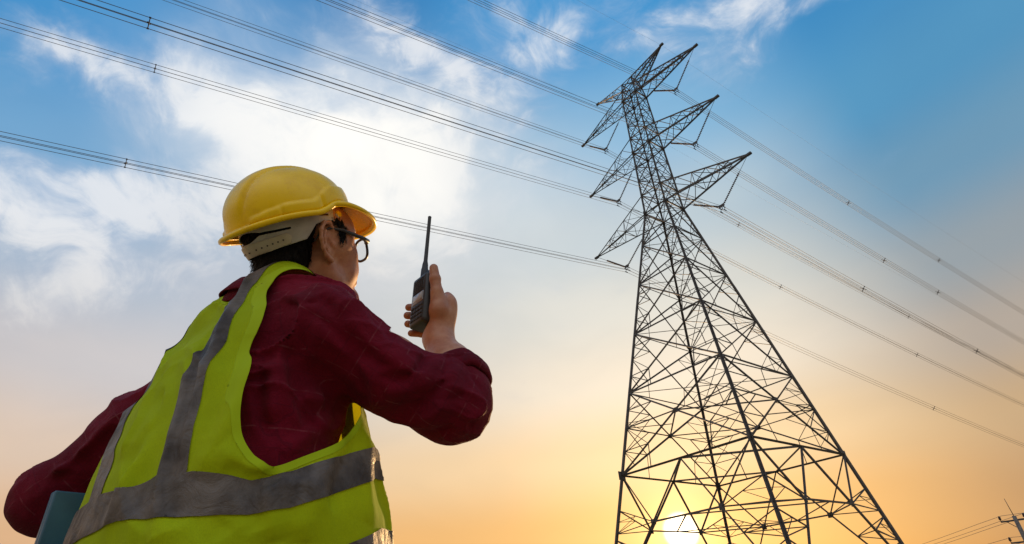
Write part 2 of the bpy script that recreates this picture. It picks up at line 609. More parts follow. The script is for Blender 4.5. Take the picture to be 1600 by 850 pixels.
def gusset(p, s, ax):
    o = bpy.data.objects.new('gusset_plate', gus)
    o.location = tuple(p)
    o.scale = (0.03 if ax == 0 else s, 0.03 if ax == 1 else s, s * 0.9)
    link(o, tower)


for z, s in ((Z_BELT, 0.85), (Z_W, 0.62), (Z_A1, 0.5), (Z_A2, 0.45)):
    for c_ in CORN:
        gusset(corner(*c_, z), s, 0)
for (i, K, cc) in lowp:
    gusset(K, 0.5, i % 2)
for (K, i) in XP:
    gusset(K, 0.5, i % 2)

# cross arms
ARMS = [(Z_W, 11.42, 2.7), (Z_A1, 10.4, 2.5), (Z_A2, 10.2, 2.0)]


def arm(sa, z, reach, rise, yr=1.0, name='cross_arm', tipz=None):
    tip = np.array([sa * reach, 0, z if tipz is None else tipz])
    lo = [corner(sa, s, z) for s in (-1, 1)]
    hi = [corner(sa, s, z + rise) for s in (-1, 1)]
    cb = MB()
    for p in lo:
        bar_geo(cb, p, tip, 0.19)
    for p in hi:
        bar_geo(cb, p, tip, 0.16)
    cb.box(tip, (0.55, 0.3, 0.22))
    a = obj(name, cb.mesh(name), M_STEEL, tower)
    ts = [0.0, 0.2, 0.38, 0.54, 0.68, 0.8]
    for (U, V, w) in ((lo[0], lo[1], 0.085), (hi[0], hi[1], 0.07), (lo[0], hi[0], 0.085), (lo[1], hi[1], 0.085)):
        for j in range(len(ts) - 1):
            p, q = (U, V) if j % 2 == 0 else (V, U)
            bar('lacing', lerp(p, tip, ts[j]), lerp(q, tip, ts[j + 1]), w, a)
        for t in (0.38, 0.68):
            bar('lacing', lerp(U, tip, t), lerp(V, tip, t), w, a)
    bar('lacing', lerp(lo[0], tip, 0.54), lerp(hi[1], tip, 0.54), 0.07, a)
    bar('lacing', lerp(lo[1], tip, 0.54), lerp(hi[0], tip, 0.54), 0.07, a)
    return tip


for (z, reach, rise) in ARMS:
    for sa in (1, -1):
        arm(sa, z, reach, rise)
for sa in (1, -1):                                  # earth wire peaks
    arm(sa, Z_A2 + 2.0, 6.04, Z_TOP - Z_A2 - 2.0, name='earth_wire_peak', tipz=63.88 + ZC)
obj('bracing', red.mesh('bracing'), M_STEEL, tower, kind='stuff')

# ---------------------------------------------------------------- insulators
ca_, sa_ = math.cos(TYAW), math.sin(TYAW)


def tw(p):
    """tower frame to world"""
    return np.array([TX + p[0] * ca_ - p[1] * sa_, TY + p[0] * sa_ + p[1] * ca_, p[2]])


def string_mesh():
    """one string of sheds along +z, unit length 3.2 m"""
    V, F = [], []
    prof = [(0.0, 0.04)]
    n = 17
    for i in range(n):
        z0 = 0.10 + i * 0.175
        prof += [(z0, 0.06), (z0 + 0.03, 0.15), (z0 + 0.06, 0.14), (z0 + 0.10, 0.055)]
    prof += [(3.2, 0.04)]
    m = 8
    for (z, r) in prof:
        for k in range(m):
            V.append((r * math.cos(2 * math.pi * k / m), r * math.sin(2 * math.pi * k / m), z))
    for i in range(len(prof) - 1):
        for k in range(m):
            F.append((i * m + k, i * m + (k + 1) % m, (i + 1) * m + (k + 1) % m, (i + 1) * m + k))
    return mesh_from('insulator_string', V, F, True)


STR_ME = string_mesh()
STR_ME.materials.append(M_INS)
yk = MB()
yk.box((0, 0, 0), (0.7, 0.03, 0.34)).box((0, 0, -0.3), (0.06, 0.06, 0.4))
for x in (-0.225, 0.225):
    for z in (-0.3, -0.75):
        yk.box((x, 0, z), (0.07, 0.45, 0.08))
    yk.box((x, 0, -0.45), (0.04, 0.03, 0.7))
yk.box((0, 0, -0.14), (0.5, 0.025, 0.06))
YOKE = yk.mesh('yoke_plate')
YOKE.materials.append(M_STEEL)
ROD_V, ROD_F = tube([(0, 0, 0), (0, 0, 1)], 1.0, 6)
ROD = mesh_from('link_rod', ROD_V, ROD_F)
ROD.materials.append(M_STEEL)
POS = {1: 'right', -1: 'left'}
LEVELS = ['lowest', 'middle', 'topmost']
BUND = {}
YZ = {(0, 1): 6.85, (1, 1): 6.2, (2, 1): 6.0, (0, -1): 6.95, (1, -1): 6.1, (2, -1): 6.35}
for li, (z, reach, rise) in enumerate(ARMS):
    for sa in (1, -1):
        ya = sa * YZ[(li, sa)]
        yoke = np.array([ya, 0, z - 3.75])
        v = empty('suspension_insulator', tuple(tw(yoke)), TYAW)
        thing(v, 'V shaped pair of dark insulator strings under the %s %s cross arm' % (LEVELS[li], POS[sa] + '-hand'), 'insulator', 'insulator pairs under the cross arms')
        obj('yoke_plate', YOKE, None, v)
        for top in (np.array([sa * (reach - 0.25), 0, z - 0.1]), np.array([sa * 1.9, 0, z - 0.1])):
            rel = top - yoke
            st = np.array([sa * 0.3 * np.sign(rel[0] * sa), 0, 0.05])
            d = rel - st
            Lt = np.linalg.norm(d)
            qt = Vector(d / Lt).to_track_quat('Z', 'Y')
            s = obj('insulator_string', STR_ME, None, v)
            s.location = tuple(st)
            s.rotation_mode = 'QUATERNION'
            s.rotation_quaternion = qt
            s.scale = (0.8, 0.8, 1.15)
            r = obj('link_rod', ROD, None, v)
            r.location = tuple(st + d / Lt * 3.6)
            r.rotation_mode = 'QUATERNION'
            r.rotation_quaternion = qt
            r.scale = (0.025, 0.025, Lt - 3.6)
        BUND[(li, sa)] = tw(yoke + np.array([0, 0, -0.525]))

# ---------------------------------------------------------------- conductors
DL = math.radians(5.2)
Lv = np.array([-sa_, ca_, 0])
Av = np.array([ca_, sa_, 0])
LINE = math.cos(DL) * Lv + math.sin(DL) * Av
SIDE = np.array([LINE[1], -LINE[0], 0])
FARB, FARC, NEARB, NEARC = -0.166, 0.00027, -0.088, 0.00010


def sag(t, nb=NEARB, nc=NEARC):
    return FARB * t + FARC * t * t if t > 0 else nb * (-t) + nc * t * t


TS = np.concatenate([-np.geomspace(330, 1.2, 34), [0], np.geomspace(1.2, 420, 34)])
sp = MB()
sp.box((0, 0, 0), (0.16, 0.06, 0.16))
for a in (45, 135, 225, 315):
    ux, uz = math.cos(math.radians(a)), math.sin(math.radians(a))
    Mx = np.array([[ux, 0, -uz], [0, 1, 0], [uz, 0, ux]])
    sp.box((ux * 0.17, 0, uz * 0.17), (0.36, 0.045, 0.06), Mx)
    sp.box((ux * 0.318, 0, uz * 0.318), (0.09, 0.11, 0.09), Mx)
SPACER = sp.mesh('spacer')
SPACER.materials.append(M_STEEL)
yawL = math.atan2(SIDE[1], SIDE[0])
SPAC = {(0, -1): (-96, -51, 24, 66, 118), (1, -1): (-98, -51.4, 31, 67, 120), (2, -1): (-99, -58, 26, 72, 122),
        (0, 1): (-98, -51.6, 24, 50, 78), (1, 1): (-96, -56, 36, 49.5, 110), (2, 1): (-97, -55, 34, 58, 112)}
for (li, sa), B in BUND.items():
    pl = empty('power_line', tuple(B), 0)
    thing(pl, 'four wire conductor bundle hung from the %s %s insulator pair' % (LEVELS[li], POS[sa] + '-hand'), 'power line', 'power lines strung on the pylon')
    for ox in (-0.225, 0.225):
        for oz in (-0.225, 0.225):
            path = [LINE * t + SIDE * ox + np.array([0, 0, sag(t) + oz]) for t in TS]
            V, F = tube(path, 0.021, 5)
            obj('conductor', mesh_from('conductor', V, F, True), M_WIRE, pl)
    for t in SPAC[(li, sa)]:
        o = obj('spacer', SPACER, None, pl)
        o.location = tuple(LINE * t + np.array([0, 0, sag(t)]))
        o.rotation_euler = (0, 0, yawL)
for sa in (1, -1):
    B = tw(np.array([sa * 6.04, 0, 63.75 + ZC]))
    path = [LINE * t + np.array([0, 0, sag(t, -0.06, 0.0001) * 0.85]) for t in TS]
    V, F = tube(path, 0.007, 5)
    o = obj('earth_wire', mesh_from('earth_wire', V, F, True), M_WIRE)
    o.location = tuple(B)
    thing(o, 'thin single earth wire on the tip of the %s-hand top peak' % POS[sa], 'wire', 'earth wires on top of the pylon')
# ---------------------------------------------------------------- distribution pole far off at the edge
PD = FWD + (1584 - 800) / FPX * RIGHT + (425 - 806) / FPX * UP
PK = 92.0 / math.hypot(PD[0], PD[1])
PX_, PY_ = PD[0] * PK, PD[1] * PK
PTOP = CAM_H + PD[2] * PK
PROT = math.radians(-38)


def build_pole(x, y, top, label):
    p = empty('utility_pole', (x, y, 0), PROT)
    thing(p, label, 'utility pole')
    V, F = tube([(0, 0, 0), (0, 0, top * 0.5), (0, 0, top)], [0.30, 0.26, 0.21], 10)
    obj('post', mesh_from('post', V, F, True), M_POLE, p)
    V, F = tube([(0, 0, top), (-0.1, 0, top + 1.9)], [0.05, 0.03], 6)
    obj('lightning_rod', mesh_from('lightning_rod', V, F, True), M_STEEL, p)
    for z, l in ((top - 0.45, (-1.45, 0.95)), (top - 2.7, (-1.45, 0.2))):
        a = obj('crossarm', MB().box(((l[0] + l[1]) / 2, 0.2, z), (l[1] - l[0], 0.14, 0.17)).mesh('crossarm'), M_STEEL, p)
        for x_ in ([l[0] + 0.05, l[1] - 0.05] if l[1] > 0.5 else [l[0] + 0.05]):
            V, F = tube([(x_, 0.2, z + 0.08), (x_, 0.2, z + 0.2), (x_, 0.2, z + 0.24), (x_, 0.2, z + 0.42), (x_, 0.2, z + 0.46), (x_, 0.2, z + 0.62)],
                        [0.04, 0.05, 0.14, 0.12, 0.15, 0.08], 8)
            obj('pin_insulator', mesh_from('pin_insulator', V, F, True), M_INS, a)
    V, F = tube([(-0.9, 0.2, top - 0.5), (-0.1, 0.05, top - 1.3)], 0.04, 6)
    obj('arm_brace', mesh_from('arm_brace', V, F), M_STEEL, p)
    return p


build_pole(PX_, PY_, PTOP, 'dark utility pole with two small crossarms at the far right edge')
pc, ps = math.cos(PROT), math.sin(PROT)
Q2 = np.array([70.0, 215.0])
for k, (lx, lz) in enumerate(((-1.4, 0.18), (0.9, 0.18), (0.0, -0.35), (-1.4, -2.1), (0.2, -2.6), (0.0, -2.9))):
    a = np.array([PX_ + lx * pc - 0.2 * ps, PY_ + lx * ps + 0.2 * pc, PTOP + lz])
    bq = np.array([Q2[0] + lx * pc, Q2[1] + lx * ps, PTOP + lz + 0.5])
    ex = a + (a - bq) * 0.45
    pts = []
    for t in np.linspace(-0.45, 1, 40):
        q = a + (bq - a) * t
        q[2] -= 2.2 * (4 * t * (1 - t)) if t > 0 else 2.2 * (4 * (-t) * (1 + t))
        pts.append(q - a)
    V, F = tube(pts, 0.022, 5)
    o = obj('distribution_wire', mesh_from('distribution_wire', V, F, True), M_WIRE)
    o.location = tuple(a)
    thing(o, ['thin wire from the left end of the upper crossarm', 'thin wire from the right end of the upper crossarm', 'thin wire passing just under the utility pole top',
              'thin wire from the left end of the lower crossarm', 'thin wire at the root of the lower crossarm', 'lowest thin wire on the far utility pole'][k], 'wire', 'wires on the far utility pole')
# ---------------------------------------------------------------- signed distance modelling
#SDF-BEGIN
def nrm(v):
    v = np.asarray(v, float)
    return v / np.linalg.norm(v)


def smin(a, b, k):
    h = np.clip(0.5 + 0.5 * (b - a) / k, 0, 1)
    return b + (a - b) * h - k * h * (1 - h)


def smax(a, b, k):
    return -smin(-a, -b, k)


def sstep(x, a, b):
    t = np.clip((x - a) / (b - a), 0, 1)
    return t * t * (3 - 2 * t)


class Cone:
    """capsule whose radius runs from r1 to r2"""
    def __init__(s, a, b, r1, r2=None, k=0.02):
        s.a, s.b, s.r1, s.r2, s.k = np.array(a, float), np.array(b, float), r1, (r1 if r2 is None else r2), k
        s.c = (s.a + s.b) / 2
        s.R = np.linalg.norm(s.b - s.a) / 2 + max(s.r1, s.r2)

    def d(s, P):
        ba = s.b - s.a
        t = np.clip(((P - s.a) @ ba) / (ba @ ba), 0, 1)
        return np.linalg.norm(P - s.a - t[:, None] * ba, axis=1) - (s.r1 + (s.r2 - s.r1) * t)


class Ell:
    """ellipsoid, M holds its axes as rows"""
    def __init__(s, c, r, M=None, k=0.02):
        s.c, s.r, s.k = np.array(c, float), np.array(r, float), k
        s.M = None if M is None else np.array(M, float)
        s.R = float(max(r))

    def d(s, P):
        q = P - s.c
        if s.M is not None:
            q = q @ s.M.T
        k0 = np.linalg.norm(q / s.r, axis=1)
        k1 = np.maximum(np.linalg.norm(q / s.r ** 2, axis=1), 1e-9)
        return np.where(k0 < 0.02, -s.r.min(), k0 * (k0 - 1) / k1)


class Box:
    def __init__(s, c, h, rad, M=None, k=0.003):
        s.c, s.h, s.rad, s.k = np.array(c, float), np.array(h, float), rad, k
        s.M = None if M is None else np.array(M, float)
        s.R = float(np.linalg.norm(h))

    def d(s, P):
        q = P - s.c
        if s.M is not None:
            q = q @ s.M.T
        q = np.abs(q) - (s.h - s.rad)
        return np.linalg.norm(np.maximum(q, 0), axis=1) + np.minimum(q.max(1), 0) - s.rad


class Func:
    def __init__(s, f, c, R, k=0.02):
        s.f, s.c, s.R, s.k = f, np.array(c, float), R, k

    def d(s, P):
        return s.f(P)


class Field:
    """ordered smooth union (and carving) of shapes, then a displacement"""
    def __init__(s):
        s.items = []
        s.disp = []

    def add(s, *pr):
        for p in pr:
            s.items.append((p, 1))
        return s

    def sub(s, *pr):
        for p in pr:
            s.items.append((p, -1))
        return s

    def near(s, c, r):
        it = [(p, g_) for p, g_ in s.items if np.linalg.norm(p.c - c) < p.R + r + 2 * p.k + 0.01]
        f = Field()
        f.items = it
        f.disp = s.disp
        return f

    def __call__(s, P):
        d = np.full(len(P), 1.0)
        for p, sg in s.items:
            e = p.d(P)
            d = smin(d, e, p.k) if sg > 0 else smax(d, -e, p.k)
        for fn in s.disp:
            d = d - fn(P)
        return d


def lofted(rows, lo=None, hi=None, kcap=0.03):
    """torso like solid: rows of (z, half width, half depth, y centre, exponent)"""
    T = np.array(rows, float)

    def f(P):
        z = P[:, 2]
        a, b, cy, n = (np.interp(z, T[:, 0], T[:, i]) for i in (1, 2, 3, 4))
        x, y = np.abs(P[:, 0]), np.abs(P[:, 1] - cy)
        r = np.hypot(x, y) + 1e-9
        k = ((x / a) ** n + (y / b) ** n) ** (1 / n) + 1e-9
        d = r * (1 - 1 / k) * 0.9
        if hi is not None:
            d = smax(d, z - hi, kcap)
        if lo is not None:
            d = smax(d, lo - z, kcap)
        return d
    return f


def folds(lst):
    """ridges (h > 0) and creases (h < 0) along polylines: (points, width, height)"""
    data = []
    for pts, w, h in lst:
        pts = np.array(pts, float)
        c = pts.mean(0)
        data.append((pts, w, h, c, np.linalg.norm(pts - c, axis=1).max() + 3 * w))

    def f(P):
        o = np.zeros(len(P))
        pc = P.mean(0)
        pr = np.linalg.norm(P - pc, axis=1).max() if len(P) else 0
        for pts, w, h, c, R in data:
            if np.linalg.norm(c - pc) > R + pr:
                continue
            dm = np.full(len(P), 9.0)
            tt = np.zeros(len(P))
            n = len(pts) - 1
            for i in range(n):
                ba = pts[i + 1] - pts[i]
                t = np.clip(((P - pts[i]) @ ba) / (ba @ ba + 1e-12), 0, 1)
                d = np.linalg.norm(P - pts[i] - t[:, None] * ba, axis=1)
                m = d < dm
                dm = np.where(m, d, dm)
                tt = np.where(m, (i + t) / n, tt)
            fade = np.clip(np.minimum(tt, 1 - tt) * 5, 0.0, 1) ** 0.7
            o += h * (0.65 * np.exp(-(dm / w) ** 2) + 0.5 * np.exp(-dm / (w * 0.45))) * fade
        return o
    return f


def vnoise(P, scale, seed=0):
    """smooth value noise in [-1, 1]"""
    q = P * scale + seed * 17.31
    i = np.floor(q).astype(np.int64)
    fr = q - i
    u = fr * fr * (3 - 2 * fr)

    def hsh(a, b, c):
        n = (a * 374761393 + b * 668265263 + c * 2147483647 + seed * 1274126177) & 0xFFFFFFFF
        n = ((n ^ (n >> 13)) * 1274126177) & 0xFFFFFFFF
        n = n ^ (n >> 16)
        return (n & 0xFFFF) / 32767.5 - 1
    r = 0
    for dx_ in (0, 1):
        for dy_ in (0, 1):
            for dz_ in (0, 1):
                w = (u[:, 0] if dx_ else 1 - u[:, 0]) * (u[:, 1] if dy_ else 1 - u[:, 1]) * (u[:, 2] if dz_ else 1 - u[:, 2])
                r = r + w * hsh(i[:, 0] + dx_, i[:, 1] + dy_, i[:, 2] + dz_)
    return r


def surface(field, lo, hi, h, B=20, slack=1.5, relax=2):
    """surface nets over sparse blocks; returns verts, quads"""
    lo, hi = np.array(lo, float), np.array(hi, float)
    nb = np.ceil((hi - lo) / (h * B)).astype(int)
    gi = np.stack(np.meshgrid(*[np.arange(n) for n in nb], indexing='ij'), -1).reshape(-1, 3)
    ctr = lo + (gi + 0.5) * h * B
    rad = h * (B + 3) * math.sqrt(3) / 2
    keep = np.abs(field(ctr)) < rad * slack
    ids, VV, QQ = [], [], []
    big = (nb * B + 4).astype(np.int64)
    s1 = np.arange(-1, B + 2)
    for b, c in zip(gi[keep], ctr[keep]):
        fl = field.near(c, rad * slack)
        if not fl.items:
            continue
        I = np.stack(np.meshgrid(s1, s1, s1, indexing='ij'), -1) + b * B
        n = len(s1)
        D = fl((lo + I.reshape(-1, 3) * h)).reshape(n, n, n)
        if D.min() > 0 or D.max() < 0:
            continue
        sg = D < 0
        cnt = sum(sg[x:n - 1 + x, y:n - 1 + y, z:n - 1 + z].astype(int) for x in (0, 1) for y in (0, 1) for z in (0, 1))
        act = (cnt > 0) & (cnt < 8)
        ci = np.argwhere(act)
        if not len(ci):
            continue
        acc = np.zeros((len(ci), 3))
        wn = np.zeros(len(ci))
        cs_ = [(x, y, z) for x in (0, 1) for y in (0, 1) for z in (0, 1)]
        for p in range(8):
            for q in range(p + 1, 8):
                dp = np.array(cs_[q]) - np.array(cs_[p])
                if np.abs(dp).sum() != 1:
                    continue
                a = D[tuple((ci + cs_[p]).T)]
                e = D[tuple((ci + cs_[q]).T)]
                m = (a < 0) != (e < 0)
                t = np.where(m, a / np.where(m, a - e, 1), 0)
                acc += np.where(m[:, None], np.array(cs_[p]) + t[:, None] * dp, 0)
                wn += m
        pos = ci + acc / wn[:, None]
        W = lo + (pos - 1 + b * B) * h
        for _ in range(relax):
            e = h * 0.3
            f0 = fl(W)
            gr = np.stack([fl(W + np.eye(3)[k] * e) - f0 for k in range(3)], 1) / e
            step = np.clip(f0 / ((gr ** 2).sum(1) + 0.05), -h, h)
            W = W - gr * step[:, None] * 0.8
        gcell = ci - 1 + b * B + 1
        key = (gcell[:, 0] * big[1] + gcell[:, 1]) * big[2] + gcell[:, 2]
        cid = -np.ones(act.shape, np.int64)
        cid[tuple(ci.T)] = key
        ids.append(key)
        VV.append(W)
        for ax in range(3):
            o = np.eye(3, dtype=int)
            a1, a2 = (ax + 1) % 3, (ax + 2) % 3
            core = [slice(1, B + 1)] * 3
            s0 = sg[tuple(core)]
            nx = [slice(1, B + 1)] * 3
            nx[ax] = slice(2, B + 2)
            s1_ = sg[tuple(nx)]
            m = np.argwhere(s0 != s1_) + 1
            if not len(m):
                continue
            v0 = s0[tuple((m - 1).T)]
            q = [cid[tuple((m - i * o[a1] - j * o[a2]).T)] for i, j in ((0, 0), (1, 0), (1, 1), (0, 1))]
            q = np.stack(q, 1)
            q[~v0] = q[~v0][:, ::-1]
            QQ.append(q)
    key = np.concatenate(ids)
    V = np.concatenate(VV)
    Q = np.concatenate(QQ)
    uk, first = np.unique(key, return_index=True)
    V = V[first]
    ok = (Q >= 0).all(1)
    Q = Q[ok]
    Qi = np.searchsorted(uk, Q)
    Qi = np.minimum(Qi, len(uk) - 1)
    ok = (uk[Qi] == Q).all(1)
    Qi = Qi[ok]
    return V, Qi


def clip_mesh(V, T, s):
    """keep the part of a triangle mesh where the vertex field s > 0, cut cleanly along s = 0"""
    V, T, s = np.asarray(V), np.asarray(T), np.asarray(s)
    pos = s > 0
    n = pos[T].sum(1)
    keep = [T[n == 3]]
    newV, ed = [], {}

    def cut(i, j):
        k = (i, j) if i < j else (j, i)
        if k not in ed:
            t = s[i] / (s[i] - s[j])
            ed[k] = len(V) + len(newV)
            newV.append((i, j, t))
        return ed[k]
    add = []
    for t in T[(n == 1) | (n == 2)]:
        p = pos[t]
        if p.sum() == 1:
            i = int(np.argmax(p))
            a, b, c = t[i], t[(i + 1) % 3], t[(i + 2) % 3]
            add.append((a, cut(a, b), cut(a, c)))
        else:
            i = int(np.argmin(p))
            a, b, c = t[i], t[(i + 1) % 3], t[(i + 2) % 3]
            x, y = cut(a, b), cut(a, c)
            add += [(x, b, c), (x, c, y)]
    if newV:
        ii = np.array([v[0] for v in newV])
        jj = np.array([v[1] for v in newV])
        tt = np.array([v[2] for v in newV])[:, None]
        V = np.concatenate([V, V[ii] * (1 - tt) + V[jj] * tt])
    T = np.concatenate(keep + ([np.array(add)] if add else []))
    us, inv = np.unique(T, return_inverse=True)
    return V[us], inv.reshape(-1, 3)


def smooth_closed(pts, n=240):
    """closed Catmull-Rom through 2D points"""
    P = np.asarray(pts, float)
    m = len(P)
    t = np.linspace(0, m, n, endpoint=False)
    i = t.astype(int)
    u = (t - i)[:, None]
    p0, p1, p2, p3 = (P[(i + k) % m] for k in (-1, 0, 1, 2))
    return 0.5 * (2 * p1 + (p2 - p0) * u + (2 * p0 - 5 * p1 + 4 * p2 - p3) * u ** 2 + (3 * p1 - p0 - 3 * p2 + p3) * u ** 3)


def poly_sd(Q, poly):
    """signed distance (negative inside) of 2D points to a closed polygon"""
    A, B_ = poly, np.roll(poly, -1, 0)
    d = np.full(len(Q), 1e9)
    ins = np.zeros(len(Q), bool)
    for a, b in zip(A, B_):
        e = b - a
        w = Q - a
        t = np.clip((w @ e) / (e @ e + 1e-15), 0, 1)
        d = np.minimum(d, ((w - t[:, None] * e) ** 2).sum(1))
        c = ((a[1] > Q[:, 1]) != (b[1] > Q[:, 1]))
        if abs(b[1] - a[1]) > 1e-15:
            ins ^= c & (Q[:, 0] < (b[0] - a[0]) * (Q[:, 1] - a[1]) / (b[1] - a[1]) + a[0])
    d = np.sqrt(d)
    return np.where(ins, -d, d)


def quads_to_tris(Q):
    return np.concatenate([Q[:, [0, 1, 2]], Q[:, [0, 2, 3]]])


def march(field, o, d, t0=0.2, t1=2.5):
    """first hits of rays on a field (nan when missed)"""
    o, d = np.asarray(o, float), np.asarray(d, float)
    t = np.full(len(d), t0)
    for _ in range(160):
        v = field(o + d * t[:, None])
        t = np.where(t < t1, t + np.clip(v, -0.02, 0.05) * 0.7, t)
    hit = np.abs(field(o + d * t[:, None])) < 0.003
    return np.where(hit[:, None], o + d * t[:, None], np.nan)
# ---------------------------------------------------------------- the man: pose
# man frame: x to his right, y ahead, z up, origin on the ground between his feet
MAN = np.array([-0.45, 0.89, 0.0])
HEAD_Z = math.radians(36)
_ch, _sh = math.cos(HEAD_Z), math.sin(HEAD_Z)
MR = np.array([[_ch, _sh, 0], [-_sh, _ch, 0], [0, 0, 1]])


def man_world(p):
    return MAN + np.asarray(p, float) @ MR.T


def man_local(w):
    return (np.asarray(w, float) - MAN) @ MR


def rot(axis, a):
    c, s = math.cos(a), math.sin(a)
    return np.array({'x': [[1, 0, 0], [0, c, -s], [0, s, c]], 'y': [[c, 0, s], [0, 1, 0], [-s, 0, c]],
                     'z': [[c, -s, 0], [s, c, 0], [0, 0, 1]]}[axis], float)


HATC = man_local((-0.405, 0.892, 1.521))                 # middle of the hard hat's rim circle
HR = rot('z', -math.radians(5)) @ rot('x', math.radians(22)) @ rot('y', math.radians(12))
HC = HATC + HR @ np.array([0.0, 0.012, 0.0])             # middle of the head
hp = lambda p: HC + HR @ np.asarray(p, float)             # head frame to man frame
hl = lambda P: (P - HC) @ HR

SH_R, EL_R, WR_R = np.array([0.170, 0.02, 1.298]), man_local((-0.117, 0.905, 1.198)), man_local((-0.142, 0.988, 1.373))
SH_L, EL_L, WR_L = np.array([-0.172, 0.0, 1.305]), man_local((-0.806, 0.982, 1.114)), np.array([-0.30, 0.10, 1.02])
NECK0, NECK1 = np.array([0.0, -0.015, 1.37]), hp((0, -0.025, -0.07))

# ---------------------------------------------------------------- shirt
SHIRT_ROWS = [(0.86, 0.185, 0.135, 0.0, 2.4), (1.00, 0.18, 0.13, 0.0, 2.4), (1.10, 0.176, 0.12, 0.0, 2.4), (1.20, 0.172, 0.112, 0.004, 2.4),
              (1.26, 0.168, 0.104, 0.01, 2.4), (1.32, 0.155, 0.092, 0.008, 2.3), (1.39, 0.10, 0.07, 0.0, 2.1)]


def upper_body(F, inf, rows, hi, lo, k=0.03):
    F.add(Func(lofted(rows, lo, hi), (0, 0, 1.15), 0.6, k))
    F.add(Cone((0.062, 0.0, 1.400), (0.15, 0.012, 1.328), 0.050 + inf, 0.044 + inf, 0.05),
          Cone((-0.05, -0.015, 1.375), (-0.15, -0.005, 1.322), 0.052 + inf, 0.044 + inf, 0.05),
          Cone((0.09, -0.035, 1.27), (0.115, -0.035, 1.19), 0.05 + inf, 0.045 + inf, 0.05),
          Cone((-0.09, -0.035, 1.27), (-0.115, -0.035, 1.19), 0.05 + inf, 0.045 + inf, 0.05))


def shirt_field():
    F = Field()
    upper_body(F, 0.0, SHIRT_ROWS, 1.37, 0.84)
    mid = (SH_R + EL_R) / 2 + np.array([0, 0, -0.015])
    F.add(Cone(SH_R, mid, 0.066, 0.056, 0.045), Cone(mid, EL_R, 0.056, 0.060, 0.03),
          Cone(EL_R, EL_R + (WR_R - EL_R) * 0.30, 0.061, 0.058, 0.03))
    F.add(Cone(SH_L, SH_L + (EL_L - SH_L) * 0.5, 0.068, 0.060, 0.05),
          Cone(SH_L + (EL_L - SH_L) * 0.45, EL_L, 0.060, 0.050, 0.03),
          Cone(EL_L, EL_L + (WR_L - EL_L) * 0.5, 0.050, 0.048, 0.03))
    F.add(Cone((0.080, 0.045, 1.402), (0.145, 0.050, 1.360), 0.042, 0.037, 0.03))
    return F


# ---------------------------------------------------------------- vest
VEST_ROWS = [(0.74, 0.245, 0.195, 0.0, 2.3), (0.92, 0.252, 0.190, 0.014, 2.3), (1.02, 0.247, 0.184, 0.011, 2.3), (1.12, 0.229, 0.168, 0.004, 2.3),
             (1.20, 0.206, 0.148, 0.0, 2.3), (1.26, 0.186, 0.124, 0.0, 2.3), (1.32, 0.165, 0.103, 0.004, 2.3), (1.39, 0.11, 0.08, 0.0, 2.1)]


def vest_field(inf=0.0):
    F = Field()
    rows = [(z, a + inf, b + inf, c, n) for z, a, b, c, n in VEST_ROWS]
    upper_body(F, 0.010 + inf, rows, 1.375 + inf, 0.70)
    return F

# ---------------------------------------------------------------- the two way radio and the hand that grips it
def cam_point(px, py, depth):
    return np.array([0, 0, CAM_H]) + depth * (FWD + (px - 800) / FPX * RIGHT + (425 - py) / FPX * UP)


R0 = man_local(cam_point(665, 472, 1.115))
_u = nrm(np.array([0.07, 0, 1.0]) @ MR)
_n = np.array([-0.75, -0.66, 0.0]) @ MR
_n = nrm(_n - _u * (_n @ _u))
_w = np.cross(_n, _u) * -1.0
if (_w @ (np.array([0.66, -0.75, 0]) @ MR)) < 0:
    _w = -_w
RM3 = np.stack([_w, _n, _u], 1)                           # radio frame: w towards the thumb, n out of the front, u up
rp = lambda p: R0 + RM3 @ np.asarray(p, float)
WR_R = rp((0.020, -0.022, -0.080))


